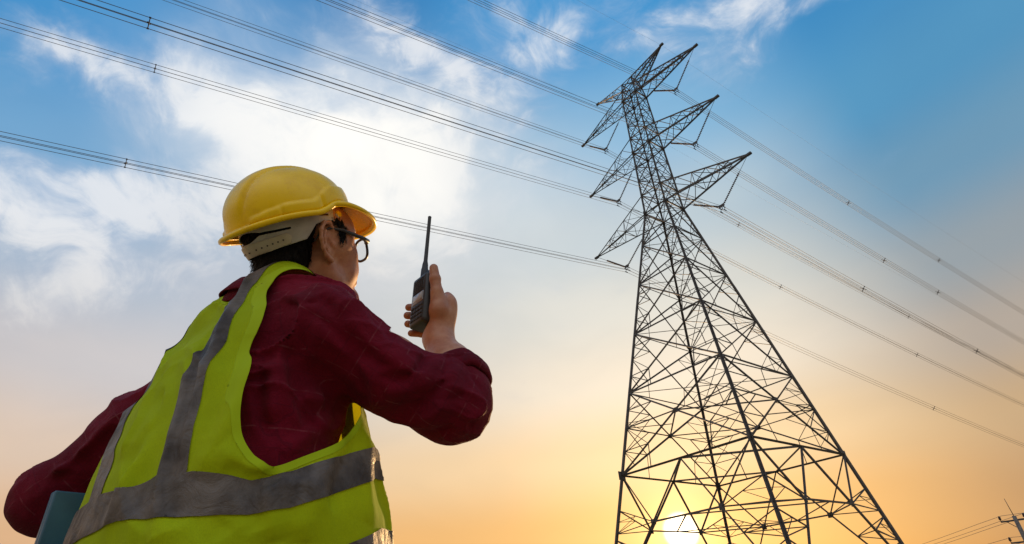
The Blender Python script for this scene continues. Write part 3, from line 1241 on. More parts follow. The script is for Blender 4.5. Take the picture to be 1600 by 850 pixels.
def hand_field(F):
    k = 0.008
    fing = [  # MCP, PIP, DIP, tip, radius
        ((0.031, -0.034, -0.004), (-0.024, -0.036, 0.016), (-0.049, -0.021, 0.017), (-0.0640, 0.002, 0.014), 0.0096),
        ((0.028, -0.036, -0.017), (-0.026, -0.037, -0.003), (-0.050, -0.019, -0.005), (-0.0570, 0.007, -0.009), 0.0098),
        ((0.024, -0.035, -0.031), (-0.025, -0.035, -0.024), (-0.047, -0.018, -0.027), (-0.0510, 0.007, -0.030), 0.0092),
        ((0.019, -0.032, -0.045), (-0.018, -0.032, -0.044), (-0.036, -0.019, -0.049), (-0.0410, 0.003, -0.053), 0.0084)]
    wr = (0.020, -0.022, -0.080)
    for a, b, c, t, r in fing:
        F.add(Cone(rp(wr), rp(a), 0.017, r * 1.35, 0.016))
    F.add(Ell(rp((0.028, -0.030, -0.025)), (0.02, 0.014, 0.045), RM3.T, 0.015))
    for a, b, c, t, r in fing:
        F.add(Cone(rp(a), rp(b), r * 1.15, r, 0.006), Cone(rp(b), rp(c), r * 1.02, r * 0.9, 0.003), Cone(rp(c), rp(t), r * 0.93, r * 0.78, 0.003))
        F.add(Ell(rp(b), (r * 1.1,) * 3, None, 0.003))
    F.add(Cone(rp((0.026, -0.020, -0.070)), rp((0.039, -0.008, -0.032)), 0.017, 0.0165, 0.015),
          Cone(rp((0.039, -0.008, -0.032)), rp((0.0405, 0.000, 0.004)), 0.0165, 0.0125, 0.010),
          Cone(rp((0.0405, 0.000, 0.004)), rp((0.0395, 0.006, 0.032)), 0.0115, 0.0102, 0.004),
          Cone(rp((0.0395, 0.006, 0.032)), rp((0.038, 0.010, 0.056)), 0.0104, 0.0086, 0.003),
          Ell(rp((0.039, 0.005, 0.032)), (0.0108,) * 3, None, 0.003))
    F.add(Cone(rp((0.036, -0.014, -0.010)), rp((0.032, -0.028, -0.008)), 0.010, 0.010, 0.014))       # web to the index knuckle
    # nail bed of the thumb and the wrist's tendons
    fa = EL_R + RM3 @ np.array([0.022, -0.016, 0.0])
    F.add(Cone(fa + (WR_R - fa) * 0.1, fa + (WR_R - fa) * 0.5, 0.043, 0.038, 0.02),
          Cone(fa + (WR_R - fa) * 0.5, rp(wr), 0.038, 0.0245, 0.02))
    F.add(Ell(rp((0.045, -0.02, -0.085)), (0.007, 0.008, 0.009), RM3.T, 0.012))


def head_field(F):
    H = HR.T
    e = lambda c, r, k=0.02: Ell(hp(c), r, H, k)
    c = lambda a, b, r1, r2=None, k=0.02: Cone(hp(a), hp(b), r1, r2, k)
    F.add(e((0, -0.012, 0.045), (0.074, 0.094, 0.082)), e((0, 0.035, 0.02), (0.064, 0.058, 0.07), 0.03))
    F.add(e((0, 0.038, -0.045), (0.049, 0.047, 0.06), 0.03))
    for s in (-1, 1):
        F.add(c((s * 0.058, 0.0, -0.045), (s * 0.047, 0.018, -0.078), 0.016, 0.015, 0.03),          # jaw corner
              c((s * 0.047, 0.018, -0.078), (s * 0.012, 0.078, -0.102), 0.015, 0.014, 0.03),         # jaw line
              c((s * 0.060, 0.020, -0.012), (s * 0.044, 0.066, -0.018), 0.013, 0.016, 0.028),        # cheek bone
              c((s * 0.040, 0.056, -0.055), (s * 0.028, 0.072, -0.05), 0.017, 0.018, 0.03),             # cheek
              c((s * 0.045, 0.074, 0.028), (s * 0.014, 0.086, 0.025), 0.010, 0.010, 0.015),          # brow
              e((s * 0.066, 0.035, 0.03), (0.01, 0.03, 0.03), 0.03))                                 # temple
    F.add(e((0, 0.084, -0.100), (0.02, 0.016, 0.015), 0.02))                                          # chin
    for s in (-1, 1):
        F.sub(e((s * 0.033, 0.094, 0.006), (0.019, 0.014, 0.013), 0.012))
        F.add(e((s * 0.033, 0.077, 0.004), (0.0125, 0.0125, 0.0125), 0.003),
              c((s * 0.045, 0.080, 0.009), (s * 0.022, 0.085, 0.010), 0.004, 0.004, 0.006))
    F.add(c((0, 0.090, 0.016), (0, 0.108, -0.026), 0.008, 0.0115, 0.010),
          e((-0.012, 0.098, -0.030), (0.009, 0.010, 0.008), 0.006), e((0.012, 0.098, -0.030), (0.009, 0.010, 0.008), 0.006))
    F.add(e((0, 0.088, -0.058), (0.026, 0.012, 0.018), 0.012), c((-0.02, 0.092, -0.060), (0.02, 0.092, -0.060), 0.005, 0.005, 0.006),
          c((-0.016, 0.092, -0.071), (0.016, 0.092, -0.071), 0.0055, 0.0055, 0.006))
    F.sub(c((-0.024, 0.101, -0.0655), (0.024, 0.101, -0.0655), 0.003, 0.003, 0.004))
    # neck
    F.add(Cone(NECK0 + np.array([0, -0.004, 0]), hp((0, -0.028, -0.06)), 0.050, 0.054, 0.03), Cone(hp((0.03, 0.0, -0.07)), NECK0 + np.array([0.02, 0.06, 0.01]), 0.026, 0.022, 0.03),
          Cone(hp((-0.03, 0.0, -0.07)), NECK0 + np.array([-0.02, 0.06, 0.01]), 0.026, 0.022, 0.03))
    # ears
    for s in (-1, 1):
        er = lambda x, y, z: hp((s * (0.0715 + x * 1.35), y * 1.1 + EAR_Y, z * 1.14 + EAR_Z))
        F.add(Ell(er(0.004, -0.002, 0.0), (0.0066, 0.0150, 0.0285), (HR @ rot('z', s * 0.35) @ rot('x', 0.18)).T, 0.007))
        rim = [(0.002, 0.010, 0.008), (0.007, 0.012, 0.022), (0.011, 0.004, 0.0315), (0.0135, -0.009, 0.030), (0.015, -0.0175, 0.018), (0.0145, -0.019, 0.003),
               (0.012, -0.0155, -0.012), (0.009, -0.009, -0.023)]
        for a, b in zip(rim[:-1], rim[1:]):
            F.add(Cone(er(*a), er(*b), 0.0036, 0.0036, 0.003))
        F.add(Cone(er(0.009, -0.009, -0.023), er(0.006, 0.001, -0.0305), 0.0045, 0.0062, 0.004))                    # lobe
        ah = [(0.009, -0.004, 0.018), (0.011, -0.010, 0.006), (0.010, -0.009, -0.008), (0.008, -0.003, -0.017)]
        for a, b in zip(ah[:-1], ah[1:]):
            F.add(Cone(er(*a), er(*b), 0.0030, 0.0030, 0.003))
        F.sub(Ell(er(0.012, 0.002, -0.003), (0.0105, 0.0080, 0.0135), HR.T, 0.002))
        F.add(Ell(er(0.006, 0.010, -0.004), (0.004, 0.005, 0.0065), HR.T, 0.004))                                      # tragus


EAR_Y, EAR_Z = -0.002, -0.004


def body_field():
    F = Field()
    rows = [(z, a - 0.02, b - 0.02, c, n) for z, a, b, c, n in SHIRT_ROWS]
    upper_body(F, -0.012, rows, 1.36, 0.90)
    mid = (SH_R + EL_R) / 2
    F.add(Cone(SH_R, mid, 0.052, 0.046, 0.04), Cone(mid, EL_R, 0.046, 0.040, 0.02))
    mid = (SH_L + EL_L) / 2
    F.add(Cone(SH_L, mid, 0.052, 0.046, 0.04), Cone(mid, EL_L, 0.046, 0.040, 0.02), Cone(EL_L, WR_L, 0.038, 0.026, 0.02))
    d = nrm(np.array([0.35, 0.8, -0.5]))
    F.add(Cone(WR_L, WR_L + d * 0.08, 0.026, 0.03, 0.02))
    side = nrm(np.cross(d, (0, 0, 1)))
    for i in range(4):
        a = WR_L + d * 0.08 + side * 0.0 + np.array([0, 0, 0.03 - 0.02 * i])
        F.add(Cone(a, a + d * 0.05 + side * 0.004, 0.009, 0.0085, 0.005), Cone(a + d * 0.05 + side * 0.004, a + d * 0.07 - side * -0.028, 0.0085, 0.0075, 0.003))
    a = WR_L + d * 0.03 + np.array([0, 0, 0.025])
    F.add(Cone(a, a + d * 0.045 + np.array([0, 0, 0.03]), 0.012, 0.010, 0.01))
    head_field(F)
    hand_field(F)
    return F
#SDF-END
#SDF-FOLDS
VEST_FOLDS = [
    ([(0.055, -0.085, 1.38), (0.105, -0.117, 1.253), (0.124, -0.138, 1.164), (0.146, -0.152, 1.060)], 0.011, 0.0055),  # fold along the strip
    ([(0.040, -0.088, 1.38), (0.09, -0.120, 1.253), (0.112, -0.142, 1.164), (0.136, -0.157, 1.060)], 0.009, -0.004),
    ([(0.166, -0.088, 1.234), (0.18, -0.106, 1.152), (0.18, -0.125, 1.091), (0.172, -0.139, 1.053)], 0.022, 0.006),  # drape from strap
    ([(0.146, -0.093, 1.264), (0.157, -0.116, 1.178), (0.165, -0.134, 1.104)], 0.014, -0.004),  # drape valley
    ([(0.227, -0.072, 1.059), (0.212, -0.097, 1.063), (0.185, -0.122, 1.087)], 0.016, 0.006),  # armhole corner ridge
    ([(0.233, -0.061, 1.049), (0.22, -0.09, 1.045), (0.196, -0.116, 1.064)], 0.014, -0.005),  # armhole valley
    ([(0.22, -0.087, 1.058), (0.223, -0.091, 1.028), (0.231, -0.083, 0.99)], 0.01, -0.006),  # band crease
    ([(0.228, -0.072, 1.051), (0.233, -0.073, 1.017), (0.24, -0.063, 0.98)], 0.022, 0.005),  # band ridge
    ([(-0.036, -0.098, 1.327), (0.059, -0.151, 1.179), (0.07, -0.172, 1.088), (0.063, -0.182, 1.028), (0.054, -0.186, 0.995)], 0.016, 0.006),  # left ridge
    ([(0.026, -0.126, 1.254), (0.068, -0.162, 1.139), (0.057, -0.175, 1.078), (0.047, -0.185, 1.023)], 0.012, -0.005),  # left valley
    ([(-0.035, -0.122, 1.264), (0.02, -0.161, 1.155), (0.02, -0.174, 1.102)], 0.012, 0.004),  # left ridge2
    ([(-0.037, -0.079, 1.395), (0.053, -0.092, 1.343), (0.086, -0.087, 1.343)], 0.008, 0.003),  # wr3
    ([(0.23, 0.028, 1.11), (0.239, -0.013, 1.06), (0.245, -0.029, 1.012), (0.247, -0.03, 0.978)], 0.02, 0.006),  # side ridge
    ([(0.22, 0.057, 1.126), (0.239, 0.016, 1.064), (0.246, 0.001, 1.014)], 0.014, -0.005),  # side valley
    ([(0.199, 0.09, 1.137), (0.227, 0.07, 1.064), (0.238, 0.064, 1.005)], 0.016, 0.005),  # side ridge2
    ([(0.186, -0.136, 1.006), (0.166, -0.151, 0.995), (0.141, -0.165, 0.985)], 0.014, 0.004),  # low1
    ([(0.211, -0.112, 1.004), (0.205, -0.12, 0.988), (0.198, -0.129, 0.98)], 0.012, -0.004),  # low2
    ([(0.049, -0.105, 1.306), (0.107, -0.137, 1.187), (0.135, -0.151, 1.101)], 0.007, -0.004),  # strip crease
]
SHIRT_FOLDS = [
    ([(0.237, 0.005, 1.286), (0.257, 0.053, 1.247), (0.278, 0.098, 1.217), (0.287, 0.13, 1.202)], 0.014, 0.006),  # shoulder long
    ([(0.271, 0.145, 1.267), (0.284, 0.113, 1.224), (0.272, 0.092, 1.207), (0.249, 0.062, 1.206)], 0.008, -0.006),  # crotch1
    ([(0.28, 0.165, 1.261), (0.287, 0.127, 1.211), (0.27, 0.107, 1.191), (0.245, 0.079, 1.186)], 0.011, 0.006),  # ridge1
    ([(0.283, 0.178, 1.264), (0.299, 0.146, 1.202), (0.273, 0.131, 1.175), (0.244, 0.112, 1.169)], 0.008, -0.005),  # crotch2
    ([(0.291, 0.187, 1.26), (0.309, 0.161, 1.198), (0.291, 0.153, 1.166), (0.253, 0.15, 1.149)], 0.012, 0.006),  # ridge2
    ([(0.287, 0.198, 1.269), (0.319, 0.195, 1.22), (0.322, 0.212, 1.18), (0.294, 0.235, 1.149)], 0.006, -0.002),  # cuffcrease
    ([(0.285, 0.185, 1.266), (0.316, 0.18, 1.214), (0.317, 0.195, 1.168), (0.287, 0.212, 1.136)], 0.006, -0.0015),  # cuffcrease2
    ([(0.191, 0.075, 1.181), (0.194, 0.035, 1.205), (0.189, 0.003, 1.218), (0.177, -0.032, 1.222)], 0.012, -0.006),  # pit1
    ([(0.174, 0.03, 1.184), (0.178, -0.016, 1.177)], 0.012, 0.005),  # pit2
    ([(0.216, 0.073, 1.18), (0.228, 0.043, 1.212), (0.231, 0.014, 1.249)], 0.012, -0.005),  # pit3
    ([(0.218, 0.091, 1.171), (0.238, 0.06, 1.198), (0.237, 0.034, 1.232)], 0.012, 0.004),  # pit4
    ([(0.193, -0.048, 1.305), (0.186, -0.041, 1.257), (0.178, -0.025, 1.214)], 0.007, -0.001),  # seam
    ([(0.2, 0.119, 1.166), (0.237, 0.139, 1.156), (0.287, 0.157, 1.157)], 0.012, 0.004),  # under1
    ([(0.237, 0.166, 1.141), (0.293, 0.179, 1.145)], 0.01, -0.004),  # under2
    ([(0.205, -0.002, 1.358), (0.236, 0.021, 1.32), (0.253, 0.048, 1.273)], 0.012, 0.004),  # top1
    ([(0.213, -0.028, 1.327), (0.234, -0.004, 1.284), (0.242, 0.029, 1.25)], 0.012, -0.004),  # top2
    ([(0.169, -0.055, 1.269), (0.171, -0.054, 1.189), (0.166, -0.052, 1.136)], 0.014, 0.005),  # back1
    ([(0.179, -0.043, 1.249), (0.178, -0.016, 1.177), (0.173, 0.025, 1.131)], 0.012, -0.005),  # back2
    ([(0.154, -0.07, 1.229), (0.161, -0.065, 1.153), (0.168, -0.047, 1.102)], 0.012, -0.004),  # back3
    ([(0.165, 0.05, 1.166), (0.175, 0.004, 1.127), (0.173, -0.031, 1.095)], 0.012, 0.005),  # back4
    ([(-0.193, -0.117, 1.234), (-0.229, -0.137, 1.185), (-0.271, -0.164, 1.138), (-0.296, -0.176, 1.093)], 0.014, 0.005),  # lsl1
    ([(-0.193, -0.114, 1.207), (-0.234, -0.128, 1.156), (-0.265, -0.155, 1.133), (-0.287, -0.179, 1.12)], 0.012, -0.006),  # lsl2
    ([(-0.208, -0.114, 1.173), (-0.25, -0.136, 1.143), (-0.279, -0.172, 1.144)], 0.01, 0.005),  # lsl3
    ([(-0.284, -0.177, 1.139), (-0.287, -0.173, 1.101), (-0.304, -0.149, 1.068)], 0.009, -0.004),  # lsl4
    ([(0.141, -0.021, 1.386), (0.199, -0.021, 1.349), (0.225, -0.008, 1.324), (0.237, 0.016, 1.304), (0.245, 0.038, 1.287), (0.26, 0.066, 1.258), (0.276, 0.1, 1.247)], 0.01, 0.0035),  # a
    ([(0.174, -0.05, 1.323), (0.222, -0.015, 1.277), (0.231, 0.012, 1.259), (0.241, 0.038, 1.243), (0.258, 0.065, 1.226), (0.274, 0.09, 1.224)], 0.009, -0.0035),  # b
    ([(0.203, -0.037, 1.283), (0.221, 0.01, 1.246), (0.235, 0.049, 1.216), (0.257, 0.081, 1.198)], 0.01, 0.0028),  # b2
    ([(0.181, 0.004, 1.209), (0.181, 0.04, 1.2), (0.194, 0.066, 1.19), (0.217, 0.078, 1.181)], 0.009, -0.004),  # d
    ([(0.195, 0.091, 1.177), (0.245, 0.151, 1.153), (0.291, 0.167, 1.153)], 0.009, 0.003),  # e
    ([(0.27, 0.175, 1.139)], 0.008, -0.0025),  # e2
    ([(0.273, 0.104, 1.201), (0.284, 0.126, 1.202), (0.305, 0.154, 1.213), (0.311, 0.18, 1.234)], 0.008, 0.003),  # f
    ([(0.282, 0.138, 1.179), (0.306, 0.16, 1.178), (0.322, 0.179, 1.194)], 0.008, -0.003),  # g
    ([(0.148, -0.083, 1.189), (0.155, -0.068, 1.136), (0.17, -0.043, 1.098)], 0.01, 0.003),  # back5
    ([(0.164, -0.056, 1.23), (0.176, -0.039, 1.173), (0.175, -0.008, 1.134)], 0.01, 0.003),  # back6
    ([(0.135, -0.055, 1.336), (0.193, -0.045, 1.308), (0.215, -0.028, 1.315)], 0.006, -0.002),  # yoke
]
# ---------------------------------------------------------------- materials of the man
def mix_shader(gr, fac, a, b):
    nd = gr.n('ShaderNodeMixShader')
    gr.put(nd.inputs[0], fac)
    gr.nt.links.new(a, nd.inputs[1])
    gr.nt.links.new(b, nd.inputs[2])
    return nd.outputs[0]


def surf_out(gr, sh):
    o = [n for n in gr.nt.nodes if n.type == 'OUTPUT_MATERIAL'][0]
    gr.nt.links.new(sh, o.inputs['Surface'])


M_SKIN, gs, b_ = material('skin', (0.40, 0.20, 0.12), 0.48, Subsurface_Weight=0.12, Subsurface_Scale=0.006)
b_.inputs['Subsurface Radius'].default_value = (1.0, 0.35, 0.2)
oc = ocoord(gs)
n1, n2 = gs.noise(oc, 22, 5, 0.6), gs.noise(oc, 420, 3, 0.5)
gs.put(b_.inputs['Base Color'], gs.mix(gs.smooth(n1, 0.35, 0.7), (0.42, 0.165, 0.08), (0.52, 0.24, 0.125)))
n3 = gs.noise(oc, 75, 4, 0.6)
gs.put(b_.inputs['Base Color'], gs.mix(gs.smooth(n3, 0.42, 0.72, 0.0, 0.5), gs.mix(gs.smooth(n1, 0.35, 0.7), (0.41, 0.165, 0.08), (0.51, 0.235, 0.12)), (0.36, 0.12, 0.06)))
gs.put(b_.inputs['Roughness'], gs.smooth(n3, 0.3, 0.7, 0.42, 0.6))
bump(gs, b_, gs.add(gs.mul(n2, 0.6), gs.mul(n1, 0.6)), 0.35, 0.0012)

M_HAIR, gs, b_ = material('black_hair', (0.006, 0.005, 0.0045), 0.6, Specular_IOR_Level=0.2)
st = gs.noise(gs.vmath('MULTIPLY', ocoord(gs), (1, 1, 0.12)), 700, 3, 0.6)
bump(gs, b_, st, 0.8, 0.001)

# maroon shirt with a thin pale window check
M_SHIRT, gs, b_ = material('maroon_cotton', (0.10, 0.008, 0.02), 0.75, Sheen_Weight=0.05, Sheen_Roughness=0.5, Specular_IOR_Level=0.1)
b_.inputs['Sheen Tint'].default_value = (1.0, 0.55, 0.6, 1)
at = gs.n('ShaderNodeAttribute', attribute_name='cloth')
sp3 = gs.n('ShaderNodeSeparateXYZ')
nt_ = gs.nt
wob = gs.noise(ocoord(gs), 30, 2, 0.5, out='Color')
cv = gs.vmath('ADD', at.outputs['Vector'], gs.vmath('SCALE', gs.vmath('SUBTRACT', wob, (0.5, 0.5, 0.5)), scale=0.004))
nt_.links.new(cv, sp3.inputs[0])


def check(v, pitch, w):
    f = gs.m('ABSOLUTE', gs.m('SUBTRACT', gs.m('FRACT', gs.m('DIVIDE', v, pitch)), 0.5))
    return gs.smooth(f, w / pitch * 0.5, w / pitch * 1.3, 1.0, 0.0)


chk = gs.m('MAXIMUM', check(sp3.outputs[0], 0.058, 0.0011), check(sp3.outputs[1], 0.058, 0.0011))
chk2 = gs.m('MAXIMUM', check(gs.add(sp3.outputs[0], 0.029), 0.058, 0.0008), check(gs.add(sp3.outputs[1], 0.029), 0.058, 0.0008))
brk = gs.smooth(gs.noise(ocoord(gs), 55, 3, 0.6), 0.40, 0.62)
mott = gs.noise(ocoord(gs), 9, 5, 0.6)
base = gs.mix(gs.smooth(mott, 0.3, 0.72), (0.12, 0.0028, 0.0125), (0.195, 0.0045, 0.021))
base = gs.mix(gs.mul(gs.mul(chk, brk), 0.14), base, (0.50, 0.22, 0.24))
base = gs.mix(gs.mul(chk2, 0.25), base, (0.035, 0.004, 0.012))
gs.put(b_.inputs['Base Color'], base)
weave = gs.noise(gs.vmath('MULTIPLY', at.outputs['Vector'], (1400, 1400, 1400)), 1.0, 2, 0.5)
bump(gs, b_, gs.add(gs.mul(weave, 0.25), gs.m('ABSOLUTE', gs.m('SUBTRACT', gs.noise(ocoord(gs), 34, 6, 0.62, 0.6), 0.5))), 0.75, 0.010)

# hi-vis knit: thin, lets light through
M_VEST, gs, b_ = material('fluorescent_knit', (0.36, 0.50, 0.012), 0.8, Specular_IOR_Level=0.2)
oc = ocoord(gs)
mv = gs.noise(oc, 8, 5, 0.6)
vb = gs.mix(gs.smooth(mv, 0.3, 0.72), (0.46, 0.62, 0.003), (0.57, 0.74, 0.004))
knit = gs.noise(gs.vmath('MULTIPLY', oc, (900, 900, 450)), 1.0, 1, 0.5)
vb = gs.mix(gs.smooth(knit, 0.35, 0.75), vb, (0.42, 0.58, 0.003))
gs.put(b_.inputs['Base Color'], vb)
bump(gs, b_, gs.add(gs.mul(knit, 0.15), gs.noise(oc, 45, 5, 0.6)), 0.4, 0.004)
tl_ = gs.n('ShaderNodeBsdfTranslucent')
gs.put(tl_.inputs['Color'], (0.80, 0.74, 0.01))
surf_out(gs, mix_shader(gs, 0.36, b_.outputs[0], tl_.outputs[0]))

M_BIND, gs, b_ = material('vest_binding_tape', (0.35, 0.47, 0.003), 0.8, Specular_IOR_Level=0.2)
bump(gs, b_, gs.noise(ocoord(gs), 500, 2), 0.3, 0.001)

M_TAPE, gs, b_ = material('grey_reflective_tape', (0.11, 0.095, 0.085), 0.55, 0.0, Specular_IOR_Level=0.25)
oc = ocoord(gs)
w1 = gs.noise(oc, 14, 5, 0.6)
gs.put(b_.inputs['Base Color'], gs.mix(gs.smooth(w1, 0.3, 0.7), (0.045, 0.035, 0.030), (0.16, 0.135, 0.118)))
gs.put(b_.inputs['Roughness'], gs.smooth(gs.noise(oc, 60, 4), 0.3, 0.7, 0.45, 0.65))
bump(gs, b_, gs.add(gs.noise(oc, 26, 6, 0.6, 0.8), gs.mul(gs.noise(oc, 900, 1), 0.05)), 0.6, 0.010)

M_HAT, gs, b_ = material('yellow_plastic', (0.78, 0.50, 0.006), 0.36, Specular_IOR_Level=0.32)
oc = ocoord(gs)
s1 = gs.noise(oc, 60, 6, 0.65)
gs.put(b_.inputs['Roughness'], gs.smooth(s1, 0.35, 0.7, 0.24, 0.38))
gs.put(b_.inputs['Base Color'], gs.mix(gs.smooth(gs.noise(oc, 18, 6, 0.7), 0.45, 0.8), (0.95, 0.62, 0.001), (0.77, 0.46, 0.004)))
M_BAND, gs, b_ = material('headband_plastic', (0.42, 0.40, 0.35), 0.5)
gs.put(b_.inputs['Base Color'], gs.mix(gs.smooth(gs.noise(ocoord(gs), 30, 5), 0.35, 0.7), (0.46, 0.44, 0.40), (0.56, 0.54, 0.50)))
M_STRAP, gs, b_ = material('strap_plastic', (0.52, 0.47, 0.36), 0.5)
gs.put(b_.inputs['Base Color'], gs.mix(gs.smooth(gs.noise(ocoord(gs), 40, 5), 0.35, 0.7), (0.46, 0.40, 0.29), (0.56, 0.51, 0.40)))
M_BLACK, gs, b_ = material('black_plastic', (0.034, 0.033, 0.033), 0.42)
bump(gs, b_, gs.noise(ocoord(gs), 600, 2), 0.15, 0.0006)
M_RUBBER, gs, b_ = material('black_rubber', (0.028, 0.027, 0.027), 0.6)
M_SCREEN, gs, b_ = material('radio_display', (0.45, 0.46, 0.46), 0.2)
M_CHROME, gs, b_ = material('grey_trim', (0.30, 0.30, 0.30), 0.35, 0.6)
M_LENS, gs, b_ = material('spectacle_lens', (1, 1, 1), 0.02)
tr = gs.n('ShaderNodeBsdfTransparent')
gs.put(tr.inputs[0], (0.93, 0.94, 0.93))
gl = gs.n('ShaderNodeBsdfGlossy')
gs.put(gl.inputs['Roughness'], 0.03)
fr = gs.n('ShaderNodeFresnel')
fr.inputs['IOR'].default_value = 1.5
surf_out(gs, mix_shader(gs, fr.outputs[0], tr.outputs[0], gl.outputs[0]))
M_BLUE, gs, b_ = material('blue_grey_cover', (0.035, 0.12, 0.19), 0.38)
gs.put(b_.inputs['Base Color'], gs.mix(gs.smooth(gs.noise(ocoord(gs), 16, 5), 0.35, 0.7), (0.03, 0.105, 0.17), (0.04, 0.135, 0.21)))
bump(gs, b_, gs.noise(ocoord(gs), 420, 2), 0.1, 0.0006)
M_TROUSER, gs, b_ = material('navy_twill', (0.02, 0.025, 0.045), 0.85)
bump(gs, b_, gs.noise(ocoord(gs), 60, 5), 0.3, 0.003)
M_BOOT, gs, b_ = material('brown_leather', (0.08, 0.04, 0.02), 0.55)
bump(gs, b_, gs.noise(ocoord(gs), 90, 5), 0.3, 0.002)

# ---------------------------------------------------------------- the man
person = empty('person', tuple(MAN), -HEAD_Z)
thing(person, 'man in yellow hard hat and green safety vest over a maroon shirt holding a radio', 'person')
BLO, BHI = (-0.62, -0.45, 0.0), (0.52, 0.55, 1.85)


def normals(field, V, e=0.001):
    out = np.zeros_like(V)
    for i in range(0, len(V), 4000):
        P = V[i:i + 4000]
        f0 = field(P)
        gr = np.stack([field(P + np.eye(3)[k] * e) - f0 for k in range(3)], 1)
        out[i:i + 4000] = gr / (np.linalg.norm(gr, axis=1)[:, None] + 1e-9)
    return out


def vnormals(V, T):
    fn = np.cross(V[T[:, 1]] - V[T[:, 0]], V[T[:, 2]] - V[T[:, 0]])
    n = np.zeros_like(V)
    for k in range(3):
        np.add.at(n, T[:, k], fn)
    return n / (np.linalg.norm(n, axis=1)[:, None] + 1e-12)


V, Q = surface(body_field(), (-0.62, -0.45, 0.88), BHI, 0.0027)
obj('body', mesh_from('body', V, Q, True), M_SKIN, person)

# --- shirt
_ax = nrm(EL_R - SH_R + np.array([0.0, 0, 0.12]))
_q = nrm(np.cross(_ax, (0.2, -0.9, 0.3)))
WRINK_S = np.stack([_ax * 0.55, _q * 1.5, np.cross(_ax, _q) * 1.5])
SF = shirt_field()
SF.disp.append(folds([(a, w * 1.0, h * 1.9) for a, w, h in SHIRT_FOLDS]))
def ridged(P, seed, c=0.0):
    return 2 * (1 - np.abs(vnoise(P, 1.0, seed))) ** 3 - 0.75


SF.disp.append(lambda P: (0.0068 * ridged(P @ WRINK_S.T * 13 + 0.8 * vnoise(P, 9, 31)[:, None], 21) * sstep(vnoise(P, 7, 33), -0.5, 0.5)))
SF.disp.append(lambda P: (0.0024 * ridged(P @ WRINK_S.T * 27 + 0.9 * vnoise(P, 14, 51)[:, None], 22) * sstep(vnoise(P, 9, 53), -0.4, 0.5)))
SF.disp.append(lambda P: 0.0012 * vnoise(P * np.array([1, 1, 0.8]), 24, 1) + 0.0011 * vnoise(P, 60, 2))
V, Q = surface(SF, (-0.62, -0.45, 0.82), (0.52, 0.55, 1.5), 0.0034)
# open the sleeve at the rolled cuff and the neck hole
fax = nrm(WR_R - EL_R)
fmid = EL_R + RM3 @ np.array([0.008, -0.008, 0.0])
scl = np.minimum(-((V - (fmid + fax * 0.052)) @ fax) + 1.0 * (np.linalg.norm(V - EL_R, axis=1) > 0.16), 1)
snk = (np.hypot((V[:, 0] - 0.0) / 0.050, (V[:, 1] + 0.006) / 0.050) - 1) * 0.050
snk = np.where(V[:, 2] > 1.33, snk, 1.0)
V, T = clip_mesh(V, quads_to_tris(Q), np.minimum(scl, snk))
shirt_me = mesh_from('shirt', V, T, True)


def cloth_coords(V):
    """distance across and along the cloth, for the woven check"""
    C_ = np.zeros_like(V)
    th = np.arctan2(V[:, 0], -V[:, 1])
    C_[:, 0], C_[:, 1] = V[:, 0] * 0.9 - V[:, 1] * 0.55, V[:, 2]
    for S0, E0, W0, sgn in ((SH_R, EL_R, WR_R, 1), (SH_L, EL_L, WR_L, -1)):
        ax = nrm(E0 - S0)
        t = (V - S0) @ ax
        rad = V - S0 - t[:, None] * ax
        up = nrm(np.cross(ax, (0.3, -0.4, 0.85)))
        sd = np.cross(ax, up)
        ang = np.arctan2(rad @ up, rad @ sd)
        m = (V[:, 0] * sgn > 0.188)
        C_[m, 0] = ang[m] * 0.07 + 0.013
        C_[m, 1] = t[m] + 0.02
    return C_


def set_cloth(me, V):
    a = me.attributes.new('cloth', 'FLOAT_VECTOR', 'POINT')
    a.data.foreach_set('vector', cloth_coords(V).astype(np.float32).ravel())


set_cloth(shirt_me, V)
shirt = obj('shirt', shirt_me, M_SHIRT, person)


def ring_mesh(name, centre, ax, prof, n=64, sq=(1, 1), up=(0, 0, 1), wob=None, gap=None):
    """revolved profile (radius, height) about an axis, slightly elliptical; wob(angle) shifts radius and height"""
    ax = nrm(ax)
    u = nrm(np.cross(ax, np.cross(up, ax)) if abs(np.dot(up, ax)) < 0.95 else np.cross(ax, (1, 0, 0)))
    v = np.cross(ax, u)
    V, F = [], []
    for i in range(n):
        a = 2 * math.pi * i / n
        dr, dh = wob(a) if wob else (0, 0)
        for (r, h) in prof:
            V.append(centre + u * (r + dr) * sq[0] * math.cos(a) + v * (r + dr) * sq[1] * math.sin(a) + ax * (h + dh))
    m = len(prof)
    for i in range(n):
        for k in range(m):
            F.append((i * m + k, ((i + 1) % n) * m + k, ((i + 1) % n) * m + (k + 1) % m, i * m + (k + 1) % m))
    V = np.array(V)
    me = mesh_from(name, V, F, True)
    return me, V


# rolled cuff: two turns of cloth round the forearm
for k_, (h0, r0) in enumerate(((0.040, 0.0575), (0.051, 0.0540))):
    prof = [(r0 - 0.008, 0.0), (r0 + 0.001, -0.006), (r0 + 0.0065, 0.002), (r0 + 0.0065, 0.018), (r0 + 0.002, 0.025), (r0 - 0.006, 0.021)]
    me, VV = ring_mesh('sleeve_cuff', fmid + fax * (h0 - 0.012), fax, prof, 72, (1.0, 1.0),
                       wob=lambda a, k_=k_: (0.0022 * math.sin(3 * a + k_) + 0.0016 * math.sin(7 * a + 2 * k_), 0.004 * math.sin(2 * a + 1.3 * k_) + 0.0015 * math.sin(9 * a)))
    set_cloth(me, VV)
    obj('sleeve_cuff', me, M_SHIRT, shirt)
